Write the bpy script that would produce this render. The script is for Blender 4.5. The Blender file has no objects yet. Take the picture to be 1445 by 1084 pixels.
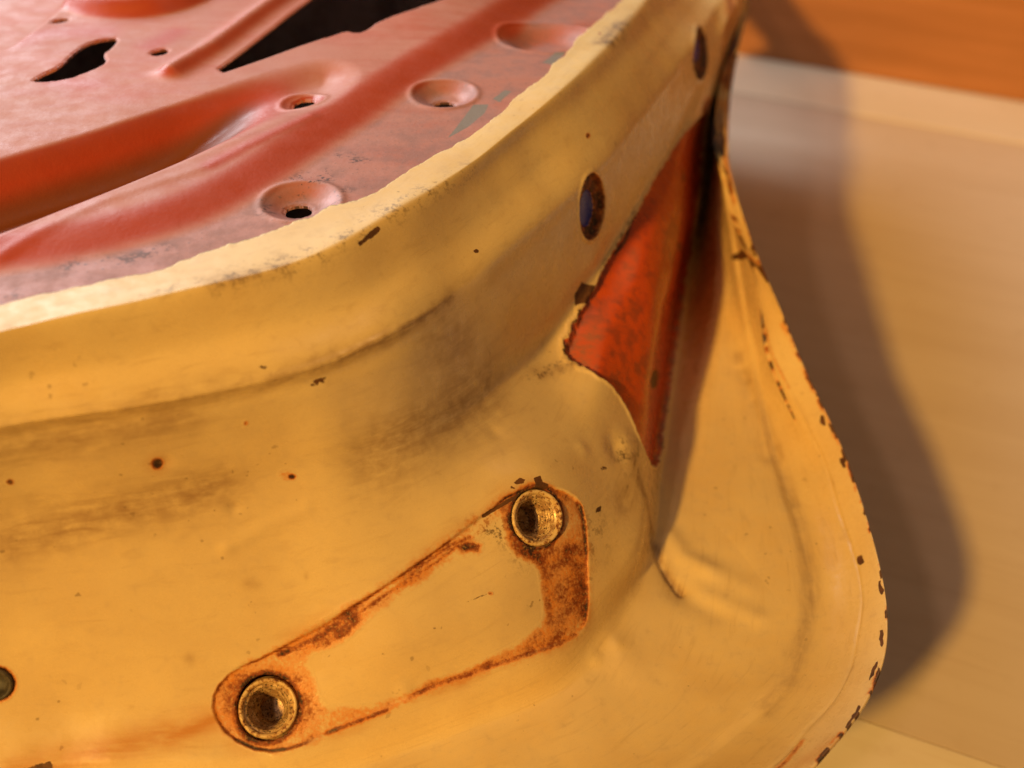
import bpy, math
import numpy as np
from mathutils import Vector, Matrix

sc = bpy.context.scene
COL = sc.collection
R = math.radians

# ---------------------------------------------------------------- camera
cam_d = bpy.data.cameras.new('camera'); cam = bpy.data.objects.new('camera', cam_d); COL.objects.link(cam)
cam.location = (0, 0, 0.41); cam.rotation_euler = (R(52), 0, 0)
cam_d.sensor_width = 36; cam_d.lens = 42.353
cam_d.clip_start = 0.01; cam_d.clip_end = 60
cam_d.dof.use_dof = True; cam_d.dof.focus_distance = 0.385; cam_d.dof.aperture_fstop = 7.0
sc.camera = cam
# ---------------------------------------------------------------- room light, lamps, exposure
w = bpy.data.worlds.new('World'); sc.world = w; w.use_nodes = True
bg = w.node_tree.nodes['Background']; bg.inputs[0].default_value = (1.0, 0.60, 0.32, 1); bg.inputs[1].default_value = 0.105
def lamp(name, kind, loc, target, energy, color, size):
    d = bpy.data.lights.new(name, kind); d.energy = energy; d.color = color
    if kind == 'AREA': d.shape = 'RECTANGLE'; d.size, d.size_y = size
    else: d.shadow_soft_size = size
    o = bpy.data.objects.new(name, d); COL.objects.link(o); o.location = loc
    o.rotation_euler = (Vector(target) - Vector(loc)).to_track_quat('-Z', 'Y').to_euler()
    return o
lamp('desk_lamp', 'POINT', (-1.80, -2.42, 2.38), (0, .35, .1), 680, (1.0, 0.55, 0.105), 0.12)
lamp('second_bulb', 'POINT', (-1.60, -2.15, 2.95), (0, .35, .1), 70, (1.0, 0.62, 0.42), 0.11)
lamp('window', 'AREA', (-1.25, 1.65, 1.19), (0, .45, .14), 48, (0.88, 0.94, 1.0), (1.3, 0.9))
lamp('overhead_fill', 'AREA', (0.75, 0.75, 2.4), (.15, .5, .1), 3.5, (1.0, 0.72, 0.50), (.7, .7))  # added overhead fill that lifts the shadow on the table
vs = sc.view_settings
vs.view_transform = 'Standard'; vs.look = 'None'; vs.exposure = 0; vs.gamma = 1; vs.use_curve_mapping = False
sc.cycles.max_bounces = 6

# ---------------------------------------------------------------- surface maths (metres, table top = 0)
def pchip(x, y, xq):
    """shape-preserving cubic through knots; y is (n, ...)"""
    h = np.diff(x); sh = (-1,) + (1,) * (y.ndim - 1)
    d = np.diff(y, axis=0) / h.reshape(sh)
    m = np.zeros_like(y)
    a, b = d[:-1], d[1:]
    w1 = (2 * h[1:] + h[:-1]).reshape(sh); w2 = (h[1:] + 2 * h[:-1]).reshape(sh)
    ok = a * b > 0
    m[1:-1] = np.where(ok, (w1 + w2) / (w1 / np.where(ok, a, 1) + w2 / np.where(ok, b, 1)), 0)
    m[0], m[-1] = d[0], d[-1]
    return hermite(x, y, m, xq)
def catmull(x, y, xq):
    h = np.diff(x); sh = (-1,) + (1,) * (y.ndim - 1)
    d = np.diff(y, axis=0) / h.reshape(sh)
    m = np.zeros_like(y); m[0], m[-1] = d[0], d[-1]
    w = (h[:-1] / (h[:-1] + h[1:])).reshape(sh)
    m[1:-1] = d[:-1] * (1 - w) + d[1:] * w
    return hermite(x, y, m, xq)
def hermite(x, y, m, xq):
    i = np.clip(np.searchsorted(x, xq, side='right') - 1, 0, len(x) - 2)
    sh = (-1,) + (1,) * (y.ndim - 1)
    h = (x[i + 1] - x[i]).reshape(sh); t = ((xq - x[i])).reshape(sh) / h
    return ((2*t**3 - 3*t**2 + 1) * y[i] + (t**3 - 2*t**2 + t) * h * m[i]
            + (-2*t**3 + 3*t**2) * y[i + 1] + (t**3 - t**2) * h * m[i + 1])
def sstep(a, b, x):
    t = np.clip((x - a) / (b - a), 0, 1); return t * t * (3 - 2 * t)
def seg_dist(p, a, b):
    ab = b - a; t = np.clip(((p - a) @ ab) / max(ab @ ab, 1e-12), 0, 1)
    return np.sqrt((((p - a) - t[:, None] * ab) ** 2).sum(1))
def poly_sdf(p, poly):
    """signed distance in 2D, negative inside"""
    n = len(poly); d = np.full(len(p), 1e9); ins = np.zeros(len(p), bool)
    for i in range(n):
        a, b = poly[i], poly[(i + 1) % n]
        d = np.minimum(d, seg_dist(p, a, b))
        c = (a[1] > p[:, 1]) != (b[1] > p[:, 1])
        xi = (b[0] - a[0]) * (p[:, 1] - a[1]) / (b[1] - a[1] + 1e-15) + a[0]
        ins ^= c & (p[:, 0] < xi)
    return np.where(ins, -d, d)
def line_dist(p, pts):
    d = np.full(len(p), 1e9)
    for a, b in zip(pts[:-1], pts[1:]): d = np.minimum(d, seg_dist(p, a, b))
    return d
def patch_sdf(P, poly, reach=0.012):
    """signed distance of surface points P to a loop drawn on the surface"""
    out = np.full(len(P), 1.0)
    c = poly.mean(0); r = np.sqrt(((poly - c) ** 2).sum(1)).max() + reach
    sel = np.where(((P - c) ** 2).sum(1) < r * r)[0]
    if len(sel) == 0: return out
    _, _, vt = np.linalg.svd(poly - c)
    out[sel] = poly_sdf((P[sel] - c) @ vt[:2].T, (poly - c) @ vt[:2].T)
    return out
def curve_dist(P, pts, reach=0.02):
    out = np.full(len(P), 1.0)
    lo, hi = pts.min(0) - reach, pts.max(0) + reach
    sel = np.where(((P > lo) & (P < hi)).all(1))[0]
    if len(sel): out[sel] = line_dist(P[sel], pts)
    return out
def hash_noise(P, scale, seed=0):
    """cheap smooth value noise on 3D points"""
    q = P * scale; i = np.floor(q).astype(np.int64); f = q - i; f = f * f * (3 - 2 * f)
    def h(a, b, c):
        n = (a * 374761393 + b * 668265263 + c * 2147483647 + seed * 974711) & 0xffffffff
        n = ((n ^ (n >> 13)) * 1274126177) & 0xffffffff
        return ((n ^ (n >> 16)) & 0xffff) / 65535.0
    r = 0
    for dx in (0, 1):
        for dy in (0, 1):
            for dz in (0, 1):
                w = (f[:, 0] if dx else 1 - f[:, 0]) * (f[:, 1] if dy else 1 - f[:, 1]) * (f[:, 2] if dz else 1 - f[:, 2])
                r = r + w * h(i[:, 0] + dx, i[:, 1] + dy, i[:, 2] + dz)
    return r
def grid_normals(G):
    du = np.gradient(G, axis=0); dv = np.gradient(G, axis=1)
    n = np.cross(dv, du); return n / (np.linalg.norm(n, axis=2, keepdims=True) + 1e-12)
def knots(K):
    cu = np.linalg.norm(np.diff(K, axis=0), axis=2).mean(1)
    cv = np.linalg.norm(np.diff(K, axis=1), axis=2)[4:12].mean(0)
    return np.r_[0, np.cumsum(cu)], np.r_[0, np.cumsum(cv)]
def resample(kn, per):
    """parameter values with `per[i]` steps between knot i and i+1"""
    o = [np.linspace(kn[i], kn[i + 1], n, endpoint=False) for i, n in enumerate(per)]
    return np.r_[np.concatenate(o), kn[-1]]
def loft(K, per_u, per_v):
    ku, kv = knots(K)
    qu, qv = resample(ku, per_u), resample(kv, per_v)
    G = catmull(ku, K, qu)
    G = pchip(kv, np.swapaxes(G, 0, 1), qv)
    return np.ascontiguousarray(np.swapaxes(G, 0, 1)), qu, qv

# ---------------------------------------------------------------- measured shape of the door (metres)
KN = np.array([[[-0.31748, 0.1985, 0.2282], [-0.31194, 0.18669, 0.2288], [-0.31615, 0.18445, 0.214], [-0.31694, 0.17841, 0.204], [-0.31913, 0.17852, 0.19842], [-0.32692, 0.17892, 0.17858], [-0.32911, 0.17904, 0.173], [-0.33617, 0.16892, 0.144], [-0.34157, 0.1529, 0.114], [-0.34156, 0.14082, 0.103], [-0.34242, 0.13057, 0.093], [-0.33095, 0.11195, 0.09], [-0.31827, 0.0934, 0.094], [-0.31004, 0.08262, 0.101], [-0.30148, 0.07094, 0.108]],
  [[-0.17608, 0.24857, 0.2282], [-0.17055, 0.23677, 0.2288], [-0.17475, 0.23452, 0.214], [-0.17555, 0.22848, 0.204], [-0.17774, 0.2286, 0.19842], [-0.18552, 0.229, 0.17858], [-0.18771, 0.22911, 0.173], [-0.19478, 0.21899, 0.144], [-0.20017, 0.20297, 0.114], [-0.20017, 0.19089, 0.103], [-0.20102, 0.18065, 0.093], [-0.18956, 0.16202, 0.09], [-0.17687, 0.14347, 0.094], [-0.16865, 0.1327, 0.101], [-0.16009, 0.12101, 0.108]],
  [[-0.13683, 0.26653, 0.2282], [-0.13268, 0.25459, 0.2288], [-0.13551, 0.25148, 0.214], [-0.13567, 0.24415, 0.204], [-0.13722, 0.24441, 0.19842], [-0.14272, 0.24535, 0.17858], [-0.14427, 0.24561, 0.173], [-0.14918, 0.23455, 0.144], [-0.15318, 0.21989, 0.114], [-0.15314, 0.20811, 0.103], [-0.15348, 0.19826, 0.093], [-0.14106, 0.17709, 0.09], [-0.12939, 0.15621, 0.094], [-0.12275, 0.14377, 0.101], [-0.11619, 0.13132, 0.108]],
  [[-0.10301, 0.28329, 0.2282], [-0.0977, 0.2697, 0.2288], [-0.09911, 0.26406, 0.214], [-0.09864, 0.25429, 0.204], [-0.09987, 0.2543, 0.19842], [-0.10421, 0.25435, 0.17858], [-0.10544, 0.25437, 0.173], [-0.11032, 0.24179, 0.142], [-0.1143, 0.22361, 0.109], [-0.1143, 0.2131, 0.101], [-0.11443, 0.20417, 0.091], [-0.09791, 0.18776, 0.09], [-0.08274, 0.16582, 0.094], [-0.07719, 0.15275, 0.101], [-0.07198, 0.14051, 0.108]],
  [[-0.07645, 0.30069, 0.2282], [-0.06759, 0.28417, 0.2288], [-0.06736, 0.27745, 0.214], [-0.06614, 0.26559, 0.204], [-0.06687, 0.26522, 0.19842], [-0.06946, 0.26387, 0.17858], [-0.07019, 0.26349, 0.173], [-0.07349, 0.24926, 0.14], [-0.07451, 0.2314, 0.109], [-0.06887, 0.2173, 0.0985], [-0.06764, 0.20958, 0.09], [-0.04996, 0.19442, 0.09], [-0.03192, 0.17694, 0.094], [-0.02496, 0.16506, 0.101], [-0.02028, 0.15291, 0.108]],
  [[-0.05777, 0.31534, 0.2282], [-0.04983, 0.29814, 0.2288], [-0.05062, 0.28807, 0.214], [-0.04898, 0.27482, 0.204], [-0.0488, 0.27392, 0.19842], [-0.04816, 0.27069, 0.17858], [-0.04798, 0.26978, 0.173], [-0.04154, 0.25611, 0.142], [-0.03084, 0.23958, 0.119], [-0.02152, 0.23543, 0.102], [-0.01607, 0.22899, 0.091], [-0.00054, 0.21322, 0.09], [0.01798, 0.19649, 0.094], [0.02517, 0.1845, 0.101], [0.03074, 0.1721, 0.108]],
  [[-0.04415, 0.32831, 0.2282], [-0.0374, 0.31305, 0.2288], [-0.03738, 0.30115, 0.214], [-0.03382, 0.28801, 0.204], [-0.03293, 0.28712, 0.19788], [-0.02979, 0.28398, 0.17612], [-0.0289, 0.28309, 0.17], [-0.01603, 0.26988, 0.145], [-0.00166, 0.25509, 0.124], [0.00845, 0.24885, 0.106], [0.01542, 0.2451, 0.093], [0.03058, 0.22971, 0.09], [0.05076, 0.21421, 0.094], [0.06001, 0.20121, 0.101], [0.06548, 0.18887, 0.108]],
  [[-0.03204, 0.34297, 0.2282], [-0.02505, 0.33035, 0.2288], [-0.02244, 0.31914, 0.214], [-0.01814, 0.31108, 0.201], [-0.01646, 0.31122, 0.1938], [-0.01048, 0.31171, 0.1682], [-0.0088, 0.31184, 0.161], [0.00972, 0.28855, 0.148], [0.02019, 0.27676, 0.127], [0.02743, 0.26847, 0.109], [0.03316, 0.26753, 0.096], [0.05321, 0.25458, 0.09], [0.0758, 0.23475, 0.094], [0.08628, 0.22105, 0.101], [0.09231, 0.2131, 0.108]],
  [[-0.01808, 0.36112, 0.2282], [-0.01153, 0.35096, 0.2288], [-0.00748, 0.34316, 0.214], [-0.00241, 0.33319, 0.2035], [-0.00016, 0.33619, 0.1945], [0.00783, 0.34685, 0.1625], [0.01007, 0.34985, 0.1535], [0.02496, 0.31752, 0.144], [0.03638, 0.30233, 0.125], [0.04349, 0.29459, 0.1105], [0.04933, 0.30024, 0.094], [0.06649, 0.28661, 0.0905], [0.09254, 0.25284, 0.094], [0.10592, 0.24527, 0.101], [0.11031, 0.23484, 0.108]],
  [[-0.00428, 0.3851, 0.2282], [0.00228, 0.37507, 0.2288], [0.00789, 0.37078, 0.214], [0.01518, 0.36252, 0.2035], [0.01762, 0.366, 0.19576], [0.0263, 0.3784, 0.16824], [0.02874, 0.38188, 0.1605], [0.03873, 0.36179, 0.148], [0.04635, 0.34691, 0.133], [0.05038, 0.33803, 0.12], [0.06014, 0.35687, 0.089], [0.07733, 0.35271, 0.092], [0.10451, 0.28674, 0.094], [0.11791, 0.27719, 0.101], [0.12242, 0.26568, 0.108]],
  [[0.01097, 0.41457, 0.2282], [0.01754, 0.40285, 0.2288], [0.02625, 0.39938, 0.214], [0.03444, 0.39941, 0.2035], [0.0368, 0.40363, 0.19702], [0.04518, 0.41865, 0.17398], [0.04754, 0.42288, 0.1675], [0.05356, 0.4022, 0.1565], [0.05738, 0.38949, 0.145], [0.05821, 0.38015, 0.133], [0.07537, 0.43786, 0.083], [0.08954, 0.41245, 0.0955], [0.10432, 0.3663, 0.095], [0.11997, 0.33644, 0.102], [0.12603, 0.32988, 0.108]],
  [[0.03084, 0.47256, 0.2228], [0.03785, 0.45675, 0.2233], [0.04622, 0.44706, 0.211], [0.05493, 0.45111, 0.1995], [0.05712, 0.45488, 0.19419], [0.06492, 0.46828, 0.17531], [0.06711, 0.47205, 0.17], [0.07051, 0.45889, 0.16], [0.07149, 0.44621, 0.15], [0.07126, 0.43556, 0.139], [0.09342, 0.52575, 0.085], [0.09917, 0.47922, 0.106], [0.10236, 0.43832, 0.108], [0.10612, 0.40026, 0.114], [0.11542, 0.39593, 0.119]],
  [[0.04152, 0.50545, 0.21798], [0.04875, 0.49353, 0.21838], [0.05595, 0.47504, 0.20802], [0.06556, 0.47886, 0.19747], [0.06743, 0.48204, 0.19293], [0.07409, 0.49333, 0.17675], [0.07596, 0.4965, 0.17221], [0.07843, 0.4876, 0.16319], [0.0788, 0.47832, 0.15421], [0.07848, 0.4699, 0.14469], [0.09982, 0.55474, 0.0969], [0.09886, 0.49472, 0.1225], [0.10032, 0.4665, 0.1235], [0.10335, 0.43795, 0.1275], [0.10745, 0.42324, 0.131]],
  [[0.05258, 0.54297, 0.2116], [0.05999, 0.53533, 0.2118], [0.06581, 0.50676, 0.2035], [0.07612, 0.50884, 0.1945], [0.07757, 0.511, 0.19081], [0.08272, 0.51866, 0.17769], [0.08417, 0.52082, 0.174], [0.0859, 0.51536, 0.166], [0.08599, 0.50984, 0.158], [0.08575, 0.50429, 0.15], [0.10485, 0.57784, 0.11], [0.09683, 0.504, 0.141], [0.09567, 0.48201, 0.142], [0.09699, 0.46312, 0.143], [0.10011, 0.45204, 0.1445]],
  [[0.08926, 0.70568, 0.18], [0.09689, 0.69188, 0.1785], [0.1, 0.6386, 0.1755], [0.10717, 0.62468, 0.173], [0.10695, 0.6197, 0.17255], [0.10617, 0.60199, 0.17095], [0.10595, 0.59701, 0.1705], [0.10603, 0.58983, 0.164], [0.10636, 0.5872, 0.1575], [0.10667, 0.58709, 0.151], [0.11414, 0.63746, 0.122], [0.10278, 0.56539, 0.15], [0.10322, 0.55855, 0.1505], [0.10446, 0.55262, 0.151], [0.10579, 0.54757, 0.1515]],
  [[0.13403, 0.89841, 0.15], [0.14131, 0.88332, 0.1495], [0.14215, 0.80946, 0.1485], [0.14702, 0.78453, 0.1475], [0.14694, 0.78053, 0.14723], [0.14667, 0.76633, 0.14627], [0.14659, 0.76233, 0.146], [0.14385, 0.74263, 0.144], [0.14171, 0.72983, 0.142], [0.13966, 0.72332, 0.14], [0.14258, 0.73801, 0.13], [0.13277, 0.68424, 0.1525], [0.13485, 0.68983, 0.1525], [0.13669, 0.69415, 0.153], [0.13855, 0.69851, 0.1535]],
  [[0.10768, 0.99557, 0.1], [0.11788, 0.98048, 0.10242], [0.12163, 0.90662, 0.10433], [0.12942, 0.88169, 0.10625], [0.12987, 0.8777, 0.1065], [0.13146, 0.86349, 0.10741], [0.1319, 0.8595, 0.10767], [0.13208, 0.8398, 0.10858], [0.13286, 0.82699, 0.1095], [0.13373, 0.82048, 0.11042], [0.13957, 0.83518, 0.10333], [0.13267, 0.7814, 0.12875], [0.13766, 0.78699, 0.13167], [0.14242, 0.79131, 0.13508], [0.14719, 0.79568, 0.1385]]])
PER_U = [16, 70, 90, 85, 65, 60, 75, 95, 105, 90, 75, 32, 32, 50, 40, 12]; PER_V = [22, 30, 30, 11, 38, 11, 60, 60, 36, 30, 44, 50, 30, 24]
NOTCH = np.array([[-0.05776, 0.31055, 0.22857]])[0]
PAD = np.array([[-0.09069, 0.22776, 0.10775], [-0.09046, 0.22998, 0.10999], [-0.08888, 0.23207, 0.11241], [-0.08602, 0.23416, 0.11482], [-0.08193, 0.236, 0.11672], [-0.07662, 0.23758, 0.1181], [-0.06853, 0.24016, 0.12136], [-0.05762, 0.24343, 0.1268], [-0.04576, 0.24786, 0.13259], [-0.03309, 0.25492, 0.13718], [-0.02194, 0.26265, 0.14049], [-0.01219, 0.27009, 0.14356], [-0.00547, 0.27543, 0.14569], [-0.00191, 0.27849, 0.14693], [0.00259, 0.28124, 0.14719], [0.00806, 0.28374, 0.14641], [0.01304, 0.28589, 0.14441], [0.01753, 0.28761, 0.14124], [0.02091, 0.28847, 0.13767], [0.0231, 0.2879, 0.13421], [0.02445, 0.28462, 0.12971], [0.02498, 0.27894, 0.12394], [0.02527, 0.27291, 0.11777], [0.02534, 0.26675, 0.11093], [0.02467, 0.26276, 0.10659], [0.02322, 0.26038, 0.10535], [0.02068, 0.25765, 0.10525], [0.01712, 0.25481, 0.10601], [0.01016, 0.25035, 0.1073], [0., 0.24546, 0.10773], [-0.00942, 0.24182, 0.10725], [-0.01818, 0.23853, 0.10691], [-0.02685, 0.23516, 0.10585], [-0.03545, 0.23166, 0.10415], [-0.04342, 0.22841, 0.10289], [-0.0508, 0.22556, 0.10183], [-0.05705, 0.22285, 0.1008], [-0.0622, 0.22031, 0.09975], [-0.06734, 0.21854, 0.0994], [-0.07253, 0.21768, 0.09957], [-0.07771, 0.21808, 0.10042], [-0.08293, 0.21979, 0.10189], [-0.08689, 0.22224, 0.10348], [-0.08949, 0.22515, 0.10562]])
PAD_CREAM = np.array([[-0.06203, 0.23932, 0.12005], [-0.05623, 0.24014, 0.12188], [-0.05187, 0.24124, 0.12384], [-0.04894, 0.24264, 0.12594], [-0.04651, 0.24391, 0.12763], [-0.04458, 0.245, 0.12895], [-0.04148, 0.24662, 0.13063], [-0.03725, 0.24897, 0.13247], [-0.03303, 0.25152, 0.13392], [-0.0288, 0.25419, 0.13514], [-0.02535, 0.2565, 0.13612], [-0.02269, 0.2584, 0.13694], [-0.01974, 0.26035, 0.13756], [-0.01651, 0.26239, 0.13795], [-0.01341, 0.26373, 0.13798], [-0.01045, 0.26447, 0.13753], [-0.00953, 0.26533, 0.13791], [-0.01063, 0.26628, 0.13912], [-0.0102, 0.26794, 0.14057], [-0.00823, 0.27048, 0.14209], [-0.00591, 0.27254, 0.14317], [-0.00324, 0.27421, 0.14371], [-0.00157, 0.27425, 0.14297], [-0.0009, 0.27263, 0.14098], [-0.00045, 0.27101, 0.13922], [-0.00022, 0.26948, 0.13761], [0.00089, 0.26819, 0.13576], [0.00291, 0.26722, 0.13358], [0.0055, 0.26687, 0.13178], [0.00868, 0.26755, 0.12994], [0.01062, 0.26627, 0.12683], [0.0113, 0.26286, 0.12264], [0.01187, 0.26018, 0.11896], [0.01232, 0.25805, 0.11601], [0.01186, 0.2562, 0.11391], [0.01049, 0.25441, 0.11294], [0.00605, 0.25081, 0.1119], [-0.00134, 0.24615, 0.10999], [-0.00942, 0.24233, 0.10842], [-0.01817, 0.23896, 0.10765], [-0.02575, 0.23588, 0.10674], [-0.03222, 0.23327, 0.10544], [-0.0365, 0.23157, 0.10471], [-0.03863, 0.23084, 0.10445], [-0.04368, 0.22957, 0.10457], [-0.05165, 0.2281, 0.10461], [-0.05671, 0.22801, 0.10534], [-0.05888, 0.22927, 0.1068], [-0.06037, 0.23091, 0.10861], [-0.06115, 0.23286, 0.11089], [-0.06239, 0.23511, 0.1138], [-0.06409, 0.23765, 0.11735]])
POCKET = np.array([[0.09445, 0.5384, 0.15675], [0.08812, 0.51792, 0.16247], [0.08269, 0.50248, 0.16638], [0.07834, 0.49347, 0.16765], [0.07258, 0.48059, 0.1678], [0.06541, 0.46303, 0.16751], [0.05894, 0.44621, 0.16732], [0.05337, 0.43189, 0.1662], [0.0481, 0.41898, 0.16506], [0.04317, 0.40812, 0.16341], [0.03854, 0.39772, 0.16158], [0.03423, 0.38797, 0.15942], [0.03012, 0.37896, 0.15732], [0.02624, 0.37109, 0.15496], [0.02325, 0.36428, 0.15282], [0.0211, 0.35796, 0.15126], [0.02037, 0.35326, 0.15028], [0.02105, 0.35044, 0.14965], [0.02351, 0.34733, 0.14901], [0.02773, 0.34422, 0.14817], [0.03186, 0.34187, 0.14653], [0.03603, 0.34105, 0.14346], [0.03971, 0.34013, 0.13907], [0.04275, 0.33774, 0.13442], [0.0454, 0.33493, 0.1295], [0.04764, 0.33163, 0.12439], [0.0498, 0.33065, 0.11892], [0.05228, 0.33447, 0.11083], [0.0562, 0.34923, 0.09625], [0.05875, 0.35738, 0.09119], [0.06112, 0.36709, 0.08941], [0.06386, 0.38195, 0.08811], [0.06733, 0.40019, 0.08659], [0.07166, 0.42244, 0.08473], [0.07625, 0.44504, 0.08371], [0.08129, 0.46902, 0.08278], [0.08679, 0.49631, 0.08284], [0.09152, 0.52009, 0.0885], [0.09197, 0.51948, 0.10931], [0.09559, 0.53682, 0.11953], [0.09833, 0.55111, 0.12981], [0.09878, 0.55436, 0.14372]])
HOLES = [(np.array([[0.03441, 0.39531, 0.18487], [0.0342, 0.39444, 0.1817], [0.03363, 0.39279, 0.17924], [0.03277, 0.39081, 0.17748], [0.03168, 0.38861, 0.17656], [0.03042, 0.38595, 0.17679], [0.02915, 0.38406, 0.17751], [0.02786, 0.38175, 0.17946], [0.0267, 0.37985, 0.18207], [0.02572, 0.37831, 0.18526], [0.02503, 0.37771, 0.18852], [0.02461, 0.37727, 0.19211], [0.02451, 0.37747, 0.1955], [0.02468, 0.37745, 0.19898], [0.0252, 0.37853, 0.20157], [0.02602, 0.38072, 0.20309], [0.02707, 0.3832, 0.20381], [0.02826, 0.38561, 0.20378], [0.02947, 0.38732, 0.20326], [0.03071, 0.38917, 0.20175], [0.03196, 0.39201, 0.19883], [0.03301, 0.39401, 0.19552], [0.03378, 0.39493, 0.19212], [0.03428, 0.39563, 0.18835]]), np.array([[0.0329, 0.39244, 0.18541], [0.03273, 0.39182, 0.18327], [0.03226, 0.39047, 0.18181], [0.03159, 0.38904, 0.18087], [0.03076, 0.38736, 0.18074], [0.02986, 0.38576, 0.18133], [0.02898, 0.38425, 0.18267], [0.02821, 0.38307, 0.18455], [0.02761, 0.38221, 0.18685], [0.02725, 0.3818, 0.18933], [0.02714, 0.38183, 0.19176], [0.02731, 0.3824, 0.19386], [0.02777, 0.38372, 0.19527], [0.02839, 0.3848, 0.19636], [0.02918, 0.38623, 0.19665], [0.03008, 0.38815, 0.19592], [0.03096, 0.38971, 0.19463], [0.03175, 0.39093, 0.1928], [0.03239, 0.39213, 0.19034], [0.03278, 0.39246, 0.1879]])),
  (np.array([[0.09547, 0.55992, 0.17673], [0.09461, 0.55414, 0.17563], [0.09363, 0.54902, 0.17454], [0.09252, 0.54449, 0.1737], [0.09122, 0.54004, 0.17352], [0.08978, 0.53574, 0.17409], [0.08836, 0.53221, 0.17522], [0.08687, 0.5286, 0.17729], [0.08574, 0.52708, 0.1793], [0.08475, 0.526, 0.18187], [0.08389, 0.52499, 0.18503], [0.08351, 0.52587, 0.18778], [0.08358, 0.52837, 0.19008], [0.08448, 0.53476, 0.19077], [0.0861, 0.54421, 0.19005], [0.08805, 0.55426, 0.18872], [0.08987, 0.56213, 0.18769], [0.09181, 0.5696, 0.18606], [0.09344, 0.57428, 0.18465], [0.09431, 0.57393, 0.1843], [0.09509, 0.57295, 0.1833], [0.09598, 0.57306, 0.18106], [0.09634, 0.57067, 0.17917], [0.09597, 0.56508, 0.17813]]), np.array([[0.09332, 0.55808, 0.18039], [0.09264, 0.55376, 0.17998], [0.09181, 0.54982, 0.17966], [0.0908, 0.546, 0.17972], [0.08942, 0.54097, 0.18087], [0.08837, 0.53853, 0.18158], [0.08711, 0.53504, 0.18342], [0.08629, 0.53405, 0.18484], [0.08564, 0.53361, 0.18656], [0.08514, 0.53315, 0.18867], [0.08519, 0.535, 0.19002], [0.08589, 0.53961, 0.19024], [0.08718, 0.54656, 0.18933], [0.08839, 0.55174, 0.18876], [0.08972, 0.55663, 0.18778], [0.09112, 0.56117, 0.18629], [0.09181, 0.56108, 0.18596], [0.09277, 0.56268, 0.18429], [0.09325, 0.56196, 0.183], [0.09353, 0.56092, 0.18143]]))]
NUTS = [(np.array([[-0.07475, 0.22817, 0.10635]])[0], 0.0096), (np.array([[0.00894, 0.277, 0.13958]])[0], 0.0096), (np.array([[-0.15191, 0.22491, 0.12208]])[0], 0.005)]
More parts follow.
